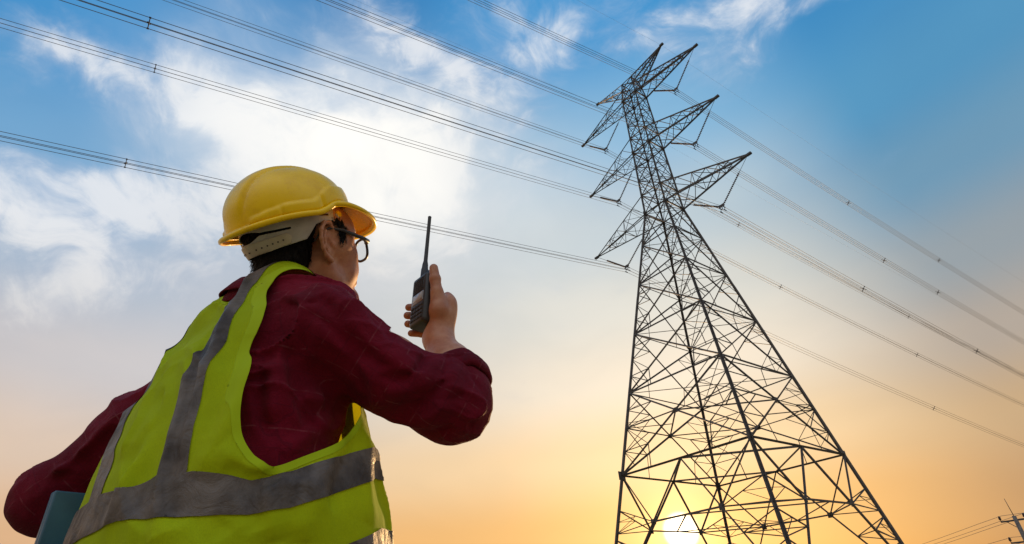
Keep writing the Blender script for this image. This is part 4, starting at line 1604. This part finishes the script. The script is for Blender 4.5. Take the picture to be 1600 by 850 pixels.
# folded collar
cax = nrm(hp((0, -0.03, -0.05)) - NECK0)
prof = [(0.0540, -0.022), (0.0570, 0.028), (0.059, 0.034), (0.062, 0.033), (0.0655, 0.018), (0.0685, -0.004), (0.0655, -0.005), (0.0625, 0.018), (0.0605, 0.024), (0.0585, -0.022)]
me, VV = ring_mesh('collar', NECK0 + np.array([0, 0.001, 0.010]), cax, prof, 64, (1.0, 1.02), up=(0, 1, 0),
                   wob=lambda a: (0.0015 * math.sin(5 * a + 1), 0.003 * math.sin(2 * a) + 0.001 * math.sin(11 * a)))
set_cloth(me, VV)
obj('collar', me, M_SHIRT, shirt)

# --- safety vest
VF = vest_field()
VF.disp.append(folds([(a, w * 1.1, h * 1.5) for a, w, h in VEST_FOLDS]))
WRINK_V = np.array([[1.0, 0.6, 0.35], [-0.6, 1.0, 0.2], [0.0, 0.1, 0.42]])
VF.disp.append(lambda P: 0.0055 * ridged(P @ WRINK_V.T * 11 + 0.6 * vnoise(P, 8, 41)[:, None], 42) * sstep(vnoise(P, 6, 43), -0.5, 0.5))
VF.disp.append(lambda P: 0.0022 * vnoise(P * np.array([1, 1, 0.55]), 17, 5) + 0.0012 * vnoise(P * np.array([1, 1, 0.8]), 48, 6))
V, Q = surface(VF, (-0.4, -0.35, 0.66), (0.4, 0.35, 1.5), 0.0036)
VT = quads_to_tris(Q)
ARMH = smooth_closed([(-0.036, 1.408), (-0.057, 1.372), (-0.078, 1.294), (-0.094, 1.213), (-0.104, 1.164), (-0.105, 1.129), (-0.098, 1.094), (-0.083, 1.070),
                      (-0.066, 1.065), (-0.036, 1.079), (0.015, 1.106), (0.051, 1.139), (0.085, 1.185), (0.098, 1.24), (0.09, 1.30), (0.062, 1.365),
                      (0.028, 1.408), (-0.004, 1.418)], 200)


def arm_field(V):
    s = np.ones(len(V))
    yz = V[:, 1:]
    near = (V[:, 2] > 1.03) & (V[:, 0] > 0.05)
    s[near] = poly_sd(yz[near], ARMH)
    near = (V[:, 2] > 1.03) & (V[:, 0] < -0.05)
    s[near] = poly_sd(yz[near], ARMH)
    return s


def neck_field(V):
    s = (np.hypot((V[:, 0] - 0.004) / 0.070, (V[:, 1] + 0.002) / 0.066) - 1) * 0.066
    s = np.where(V[:, 2] > 1.30, s, 1.0)
    v = np.where((V[:, 1] > 0.02) & (V[:, 2] > 1.1), np.abs(V[:, 0]) - np.maximum(V[:, 2] - 1.18, -0.02) * 0.32, 1.0)
    return np.minimum(s, v)


def vest_keep(V):
    return np.minimum(np.minimum(arm_field(V), neck_field(V)), V[:, 2] - 0.775)


def sheet(V, T, s, off=0.0):
    V2, T2 = clip_mesh(V, T, s)
    if off:
        V2 = V2 + vnormals(V2, T2) * off
    return V2, T2


NV = vnormals(V, VT)
Vk, Tk = clip_mesh(V, VT, vest_keep(V))
vest = obj('safety_vest', mesh_from('safety_vest', Vk, Tk, True), M_VEST, person)
af, nf = arm_field(V), neck_field(V)
kp = vest_keep(V)
Vb, Tb = sheet(V, VT, np.minimum(np.minimum(kp, 1), 0.0095 - np.minimum(af, nf)), 0.0007)
obj('vest_binding', mesh_from('vest_binding', Vb, Tb, True), M_BIND, vest)
THD = np.degrees(np.arctan2(V[:, 0], -V[:, 1]))
bt = [-180, -120, -90, -60, -20, 2, 24.6, 37.7, 50.5, 61, 67.5, 78, 92, 114, 135, 180]
bu = [1.110, 1.090, 1.065, 1.052, 1.056, 1.059, 1.054, 1.0635, 1.062, 1.055, 1.048, 1.059, 1.084, 1.117, 1.12, 1.110]
bl = [1.066, 1.045, 1.015, 1.003, 1.007, 1.010, 1.0165, 1.0125, 1.010, 1.010, 1.008, 1.015, 1.037, 1.072, 1.076, 1.066]
zu, zl = np.interp(THD, bt, bu), np.interp(THD, bt, bl)
z = V[:, 2]
strips = [np.minimum(zu - z, z - zl), np.minimum(zu - 0.112 - z, z - zl + 0.112)]
xa = np.interp(z, [1.0637, 1.1667, 1.2557, 1.378], [0.117, 0.094, 0.0744, 0.0316])
xb = np.interp(z, [1.0628, 1.0924, 1.175, 1.2551, 1.3835], [0.153, 0.1474, 0.1315, 0.1204, 0.0776])
la = np.interp(z, [1.05, 1.11, 1.18, 1.28, 1.378], [-0.042, -0.062, -0.110, -0.135, -0.150])
lb = np.interp(z, [1.05, 1.11, 1.18, 1.28, 1.378], [0.004, -0.010, -0.058, -0.085, -0.100])
back = 0.02 - V[:, 1]
strips.append(np.minimum.reduce([V[:, 0] - xa, xb - V[:, 0], z - zu + 0.001, back]))
strips.append(np.minimum.reduce([V[:, 0] - la, lb - V[:, 0], z - zu + 0.001, back]))
for s_ in (1, -1):                                     # and down the chest
    strips.append(np.minimum.reduce([s_ * V[:, 0] - 0.055, 0.105 - s_ * V[:, 0], z - zu + 0.001, V[:, 1] - 0.022]))
for k, s_ in enumerate(strips):
    Vs, Ts = sheet(V, VT, np.minimum(s_, kp - 0.0005), 0.0018 if k < 2 else 0.0013)
    if len(Ts):
        o = obj('reflective_strip', mesh_from('reflective_strip', Vs, Ts, True), M_TAPE, vest)
# zip down the front
zs = [(0.0, 0.0)]
zp = [np.array([0.0, np.interp(z_, [r[0] for r in VEST_ROWS], [r[2] + r[3] for r in VEST_ROWS]) + 0.013, z_]) for z_ in np.linspace(0.78, 1.17, 30)]
Vz, Fz = tube(zp, 0.006, 6)
obj('zipper', mesh_from('zipper', Vz, Fz, True), M_BLACK, vest)

# --- trousers and boots (below the picture, he still stands on the ground)
TF = Field()
TF.add(Func(lofted([(0.80, 0.175, 0.125, 0.0, 2.3), (0.92, 0.175, 0.125, 0.0, 2.3), (1.02, 0.165, 0.115, 0.0, 2.3)], 0.76, 1.0), (0, 0, 0.9), 0.35, 0.05))
for s_ in (-1, 1):
    TF.add(Cone((s_ * 0.09, 0.0, 0.80), (s_ * 0.10, 0.01, 0.46), 0.092, 0.07, 0.05), Cone((s_ * 0.10, 0.01, 0.46), (s_ * 0.11, -0.01, 0.10), 0.072, 0.062, 0.03))
TF.disp.append(lambda P: 0.004 * vnoise(P * np.array([1, 1, 0.6]), 18, 9))
V2, Q2_ = surface(TF, (-0.3, -0.3, 0.0), (0.3, 0.3, 1.1), 0.009)
obj('trousers', mesh_from('trousers', V2, Q2_, True), M_TROUSER, person)
for s_ in (-1, 1):
    BF = Field()
    BF.add(Cone((s_ * 0.11, -0.02, 0.06), (s_ * 0.11, -0.02, 0.17), 0.05, 0.052, 0.03), Cone((s_ * 0.11, -0.03, 0.055), (s_ * 0.125, 0.16, 0.045), 0.045, 0.042, 0.04),
           Box((s_ * 0.118, 0.06, 0.014), (0.052, 0.14, 0.014), 0.012, None, 0.01))
    V2, Q2_ = surface(BF, (-0.3, -0.2, -0.01), (0.3, 0.3, 0.3), 0.007)
    obj('boot', mesh_from('boot', V2, Q2_, True), M_BOOT, person)
# ---------------------------------------------------------------- hair
HF = Field()
HF.add(Ell(hp((0, -0.013, 0.045)), (0.0775, 0.1005, 0.088), HR.T, 0.02), Ell(hp((0, -0.045, -0.040)), (0.058, 0.052, 0.05), HR.T, 0.03))
for s_ in (-1, 1):
    HF.add(Ell(hp((s_ * 0.0635, 0.028, 0.020)), (0.0205, 0.025, 0.040), HR.T, 0.015))
HF.disp.append(lambda P: 0.0016 * vnoise(hl(P) * np.array([1, 1, 0.22]), 260, 3))
V, Q = surface(HF, (-0.3, -0.3, 1.3), (0.4, 0.4, 1.8), 0.0028)
HLp = hl(V)
HPOLY = smooth_closed([(0.09, 0.12), (0.085, 0.065), (0.052, 0.048), (0.042, 0.026), (0.036, 0.000), (0.025, -0.008), (0.021, 0.026), (-0.004, 0.040),
                       (-0.021, 0.024), (-0.026, -0.008), (-0.029, -0.040), (-0.042, -0.072), (-0.072, -0.088), (-0.12, -0.085), (-0.15, 0.0), (-0.12, 0.16)], 160)
s_ = -poly_sd(HLp[:, 1:], HPOLY) + 0.003 * vnoise(HLp, 300, 4)
V, T = clip_mesh(V, quads_to_tris(Q), s_)
NVv = vnormals(V, T)
lo_ = np.where(hl(V)[:, 2] < 0.05)[0]
pick = RNG.choice(lo_, 5200)
hv, hf = [V], [tuple(t) for t in T]
dn = HR @ np.array([0.0, -0.25, -1.0])
base_n = len(V)
tv = []
for i in pick:
    p, n = V[i] + RNG.normal(0, 0.001, 3), NVv[i]
    d = nrm(dn + n * 0.28 + RNG.normal(0, 0.16, 3))
    w = nrm(np.cross(d, n)) * 0.00055
    L = RNG.uniform(0.006, 0.014)
    k = base_n + len(tv)
    tv += [p - w, p + w, p + d * L * 0.6 + n * 0.0006 + w * 0.6, p + d * L]
    hf.append((k, k + 1, k + 2))
    hf.append((k, k + 2, k + 3))
hair_me = mesh_from('hair', np.concatenate([V, np.array(tv)]), np.array(hf), True)
obj('hair', hair_me, M_HAIR, person)

# ---------------------------------------------------------------- hard hat
HATR = HR @ rot('x', math.radians(9))
hatp = lambda P: HATC + HR @ np.array([0.0, -0.004, 0.002]) + np.asarray(P, float) @ HATR.T
NPHI = 200
phi = np.arange(NPHI) * 2 * math.pi / NPHI              # 0 = front, pi/2 = his right
Zc0 = 0.052
RX, RYF, RYB, HT = 0.098, 0.110, 0.114, 0.100
side_c = np.abs(np.cos(phi))


def rim_z(p):
    a = np.abs((p + math.pi) % (2 * math.pi) - math.pi)          # angle from the front
    step = sstep(a, math.radians(96), math.radians(62))
    return Zc0 - 0.004 + 0.018 * step - 0.006 * sstep(a, math.radians(110), math.radians(180))


def base_r(p):
    sx, cy = np.sin(p), np.cos(p)
    ry = np.where(cy > 0, RYF, RYB)
    return 1 / ((np.abs(sx) / RX) ** 2.15 + (np.abs(cy) / ry) ** 2.15) ** (1 / 2.15)


ROWS = 46
grid = []
rz, br = rim_z(phi), base_r(phi)
for i in range(ROWS + 1):
    t = i / ROWS
    ang = t * math.pi / 2
    rr = math.sin(ang) ** 0.92
    hh = math.cos(ang) ** 0.92 if i < ROWS else 0.0
    R = br * rr
    Zz = rz + (HT + Zc0 - rz) * hh
    x, y = R * np.sin(phi), R * np.cos(phi)
    # raised crown ridge running front to back, with a groove along its edges
    ridge = sstep(np.abs(x), 0.034, 0.027) * sstep(t, 0.97, 0.72) * sstep(y, 0.118, 0.085)
    groove = np.exp(-((np.abs(x) - 0.0345) / 0.0022) ** 2) * sstep(t, 0.95, 0.72) * sstep(y, 0.115, 0.085)
    # stepped band above the rim
    a = np.abs((phi + math.pi) % (2 * math.pi) - math.pi)
    above = Zz - rz
    top = 0.020 + 0.010 * sstep(a, math.radians(100), math.radians(72)) - 0.006 * sstep(a, math.radians(120), math.radians(150))
    bandh = sstep(above, top, top - 0.004) * sstep(a, math.radians(160), math.radians(150)) * sstep(a, math.radians(28), math.radians(36))
    notch = np.exp(-((a - math.radians(86)) / math.radians(2.2)) ** 2) + np.exp(-((a - math.radians(128)) / math.radians(1.6)) ** 2)
    d = 0.0042 * ridge - 0.0018 * groove + 0.0048 * bandh * (1 - 0.6 * np.minimum(notch, 1))
    nx, ny, nz = np.sin(phi) * rr / RX, np.cos(phi) * rr / RYF, np.full(NPHI, hh / HT)
    nl = np.sqrt(nx ** 2 + ny ** 2 + nz ** 2) + 1e-9
    grid.append(np.stack([x + d * nx / nl, y + d * ny / nl, Zz + d * nz / nl], 1))
a = np.abs((phi + math.pi) % (2 * math.pi) - math.pi)
peak = np.clip(np.cos(a * 90 / 74 * (a < math.radians(74))), 0, 1) * (a < math.radians(74))
ext = 0.010 + 0.005 * sstep(a, math.radians(120), math.radians(170)) + 0.047 * peak ** 0.8
for f_, dzz in ((0.12, 0.0), (0.35, 0.0), (0.65, 0.0), (0.9, 0.0), (1.0, 0.001), (1.0, 0.0042), (0.93, 0.0056), (0.86, 0.0046)):
    R = br + ext * f_
    drop = -(0.24 * ext * f_ + 1.6 * (ext * f_) ** 2) * (1 + 1.9 * peak)
    sidebend = -0.014 * peak * (np.sin(phi) ** 2) * f_
    grid.append(np.stack([R * np.sin(phi), R * np.cos(phi), rz + drop + sidebend - dzz], 1))
G_ = np.array(grid)
nr = len(G_)
HV = hatp(G_.reshape(-1, 3))
HFc = []
for i in range(1, nr - 1):
    for k in range(NPHI):
        HFc.append((i * NPHI + k, (i + 1) * NPHI + k, (i + 1) * NPHI + (k + 1) % NPHI, i * NPHI + (k + 1) % NPHI))
for k in range(NPHI):
    HFc.append((0, NPHI + k, NPHI + (k + 1) % NPHI))
hat = obj('hard_hat', mesh_from('hard_hat', HV, HFc, True), M_HAT, person)
md = hat.modifiers.new('shell', 'SOLIDIFY')
md.thickness = 0.0024
md.offset = -1

# suspension: head band seen under the rim, its rear strap, holes, clips
BF_ = Field()
BF_.add(Ell(hp((0, -0.012, 0.035)), (0.0825, 0.106, 0.094), HR.T, 0.02))
BV, BQ = surface(BF_, (-0.3, -0.3, 1.3), (0.4, 0.4, 1.8), 0.0028)
BT = quads_to_tris(BQ)
BL = hl(BV)


def flat_part(name, poly, mat, parent, off, sides, n=120, holes=None, sharp=False):
    pl = np.array(poly, float) if sharp else smooth_closed(poly, n)
    s = -poly_sd(BL[:, 1:], pl)
    for h_ in holes or []:
        s = np.minimum(s, poly_sd(BL[:, 1:], np.array(h_, float)))
    s = np.minimum(s, np.where(BL[:, 0] * sides > 0.0, 1, -1) if sides else 1)
    V2, T2 = sheet(BV, BT, s, off)
    o = obj(name, mesh_from(name, V2, T2, True), mat, parent)
    m = o.modifiers.new('thickness', 'SOLIDIFY')
    m.thickness = 0.0018
    m.offset = 1
    return o


#BANDPOLY
BAND = [(-0.125, 0.028), (-0.1094, 0.0342), (-0.0591, 0.0402), (-0.0457, 0.0539), (-0.032, 0.062), (0.05, 0.066), (0.056, 0.043), (0.0429, 0.0423), (-0.0071, 0.0354), (-0.0253, 0.0274),
        (-0.0409, 0.002), (-0.067, -0.006), (-0.0945, -0.0137), (-0.13, -0.022), (-0.13, 0.002), (-0.1122, 0.0058), (-0.1073, 0.0141), (-0.108, 0.02)]
SLOT = [(-0.115, 0.0190), (-0.0893, 0.0205), (-0.0671, 0.0238), (-0.0672, 0.020), (-0.0892, 0.0162), (-0.115, 0.0140)]
SLOT2 = [(-0.0154, 0.0484), (0.0055, 0.0505), (0.0045, 0.0464), (-0.0169, 0.0444)]
STRAP = [(-0.13, -0.002), (-0.1091, 0.0047), (-0.0929, 0.0076), (-0.0734, 0.0135), (-0.0660, 0.008), (-0.0660, -0.0040), (-0.0897, -0.0125), (-0.1016, -0.0152), (-0.13, -0.021)]
flat_part('head_band', BAND, M_BAND, hat, 0.0, 0, holes=[SLOT, SLOT2], sharp=True)
flat_part('adjuster_strap', STRAP, M_STRAP, hat, 0.0022, 0, sharp=True)


def on_band(y, z, s=1.0, off=0.0):
    k = 1 - ((y + 0.012) / 0.106) ** 2 - ((z - 0.035) / 0.094) ** 2
    x = 0.0825 * math.sqrt(max(k, 0.0))
    n = nrm((x / 0.0825 ** 2, (y + 0.012) / 0.106 ** 2, (z - 0.035) / 0.094 ** 2))
    return hp((s * (x + n[0] * off), y + n[1] * off, z + n[2] * off)), HR @ (n * np.array([s, 1, 1]))


for s_ in (1, -1):
    for (y_, z_) in ((-0.1075, -0.0075), (-0.1045, -0.0062), (-0.1005, -0.005), (-0.0955, -0.0034), (-0.0900, -0.0018), (-0.0840, 0.0002), (-0.0775, 0.0022)):
        p_, n_ = on_band(y_, z_, s_, 0.004)
        V2, F2 = tube([p_, p_ + n_ * 0.0008], 0.0015, 8)
        obj('strap_hole', mesh_from('strap_hole', V2, F2), M_BLACK, hat)
    p_, n_ = on_band(0.030, 0.052, s_, 0.003)
    V2, F2 = tube([p_ - n_ * 0.006, p_ + n_ * 0.002, p_ + n_ * 0.004], [0.0075, 0.0075, 0.005], 14)
    obj('clip_stud', mesh_from('clip_stud', V2, F2, True), M_HAT, hat)
    V2, F2 = tube([on_band(0.022, 0.052, s_, 0.003)[0], on_band(0.028, 0.044, s_, 0.003)[0], on_band(0.040, 0.042, s_, 0.003)[0]], 0.0028, 6)
    obj('clip_arm', mesh_from('clip_arm', V2, F2, True), M_BAND, hat)
# ---------------------------------------------------------------- spectacles
spec = MB()
hq = lambda L: [hp(p) for p in L]
frame_me = MB()
lens_me = []
for s_ in (-1, 1):
    ring = []
    for k in range(36):
        t = 2 * math.pi * k / 36
        cx, cz = math.cos(t), math.sin(t)
        x = 0.0265 * np.sign(cx) * abs(cx) ** 0.8
        zz = 0.0215 * np.sign(cz) * abs(cz) ** 0.8 - (0.002 * cx * cx)
        ring.append((s_ * (0.0350 + x), 0.1110 - 2.7 * (0.0350 + x) ** 2, zz - 0.006))
    V2, F2 = tube(hq(ring), 0.0027, 7, closed=True)
    frame_me.add(V2, F2)
    c_ = np.mean(hq(ring), 0)
    lens_me.append((np.concatenate([np.array(hq(ring)), c_[None]]), [(k, (k + 1) % 36, 36) for k in range(36)]))
V2, F2 = tube(hq([(-0.010, 0.1107, -0.002), (-0.004, 0.1135, 0.001), (0.004, 0.1135, 0.001), (0.010, 0.1107, -0.002)]), 0.0019, 7)
frame_me.add(V2, F2)
glasses = obj('eyeglasses', frame_me.mesh('eyeglasses', True), M_BLACK, person)
for V2, F2 in lens_me:
    obj('lens', mesh_from('lens', V2, F2, True), M_LENS, glasses)
for s_ in (-1, 1):
    V2, F2 = tube(hq([(s_ * 0.0610, 0.1010, 0.003), (s_ * 0.071, 0.097, 0.004), (s_ * 0.0785, 0.082, 0.007), (s_ * 0.0845, 0.03, 0.0195), (s_ * 0.0825, 0.004, 0.0225), (s_ * 0.0765, -0.014, 0.014), (s_ * 0.074, -0.026, -0.002)]),
                  [0.0046, 0.0046, 0.0040, 0.0034, 0.0023, 0.002, 0.0018], 8)
    obj('temple', mesh_from('temple', V2, F2, True), M_BLACK, glasses)
# ---------------------------------------------------------------- two way radio
radio = empty('walkie_talkie', tuple(man_world(R0)), 0)
thing(radio, 'black two way radio with long antenna gripped in the raised right hand', 'radio')
radio.rotation_mode = 'QUATERNION'
radio.rotation_quaternion = Matrix((MR @ np.stack([-RM3[:, 0], RM3[:, 1], RM3[:, 2]], 1)).tolist()).to_quaternion()


def bevel_box(name, c, size, r, mat, parent, seg=3):
    bm = bmesh.new()
    bmesh.ops.create_cube(bm, size=1.0)
    bmesh.ops.scale(bm, vec=size, verts=bm.verts)
    bmesh.ops.bevel(bm, geom=list(bm.edges), offset=r, segments=seg, affect='EDGES', profile=0.6)
    bmesh.ops.translate(bm, vec=c, verts=bm.verts)
    me = bpy.data.meshes.new(name)
    bm.to_mesh(me)
    bm.free()
    me.polygons.foreach_set('use_smooth', np.ones(len(me.polygons), bool))
    return obj(name, me, mat, parent)


# radio frame: x = -w (away from the thumb), y = n (out of the front), z = u (up)
case = bevel_box('case', (0, 0, 0.0), (0.056, 0.036, 0.110), 0.009, M_BLACK, radio)
bevel_box('battery', (0, -0.0165, -0.012), (0.050, 0.008, 0.080), 0.003, M_BLACK, radio)
for k in range(7):                                             # speaker bars
    bevel_box('speaker_bar', (0, 0.0178, 0.044 - k * 0.0046), (0.038, 0.003, 0.0024), 0.0008, M_RUBBER, case, 1)
for k in range(6):
    bevel_box('speaker_rib', (-0.018 + k * 0.0072, 0.0175, 0.030), (0.0018, 0.0028, 0.031), 0.0006, M_BLACK, case, 1)
bevel_box('screen_surround', (0, 0.0175, 0.002), (0.040, 0.003, 0.022), 0.002, M_CHROME, radio, 2)
bevel_box('display', (0, 0.0192, 0.003), (0.033, 0.0012, 0.015), 0.0005, M_SCREEN, radio, 1)
for r_ in range(4):
    for c_ in range(4):
        bevel_box('key', (-0.0165 + c_ * 0.011, 0.0180, -0.016 - r_ * 0.0088), (0.0085, 0.003, 0.0058), 0.0012, M_RUBBER, case, 2)
bevel_box('talk_button', (-0.0275, -0.004, 0.015), (0.004, 0.012, 0.030), 0.0015, M_RUBBER, radio, 2)
V, F = tube([(-0.009, 0, 0.053), (-0.009, 0, 0.066), (-0.009, 0, 0.067)], [0.007, 0.0065, 0.004], 14)
obj('volume_knob', mesh_from('volume_knob', V, F, True), M_RUBBER, radio)
ax_ = 0.0155
V, F = tube([(ax_, 0, 0.052), (ax_, 0, 0.058), (ax_, 0, 0.0585), (ax_, 0, 0.083), (ax_, 0, 0.0845), (ax_, 0, 0.094), (ax_, 0, 0.104), (ax_, 0, 0.150), (ax_, 0, 0.213), (ax_, 0, 0.217), (ax_, 0, 0.2185)],
            [0.0088, 0.0088, 0.0078, 0.0074, 0.0066, 0.0060, 0.0042, 0.0039, 0.0037, 0.0040, 0.0025], 12)
obj('antenna', mesh_from('antenna', V, F, True), M_RUBBER, radio)

# ---------------------------------------------------------------- blue folder under the left arm
P0 = man_local(cam_point(84, 767, 0.90))
fo = empty('laptop', tuple(man_world(P0)), -HEAD_Z)
thing(fo, 'blue grey closed laptop tucked under the left arm', 'laptop')
lid = bevel_box('lid', (0.004, 0.155, -0.11), (0.007, 0.31, 0.22), 0.003, M_BLUE, fo)
bevel_box('base', (-0.006, 0.155, -0.11), (0.011, 0.31, 0.22), 0.004, M_BLUE, fo)
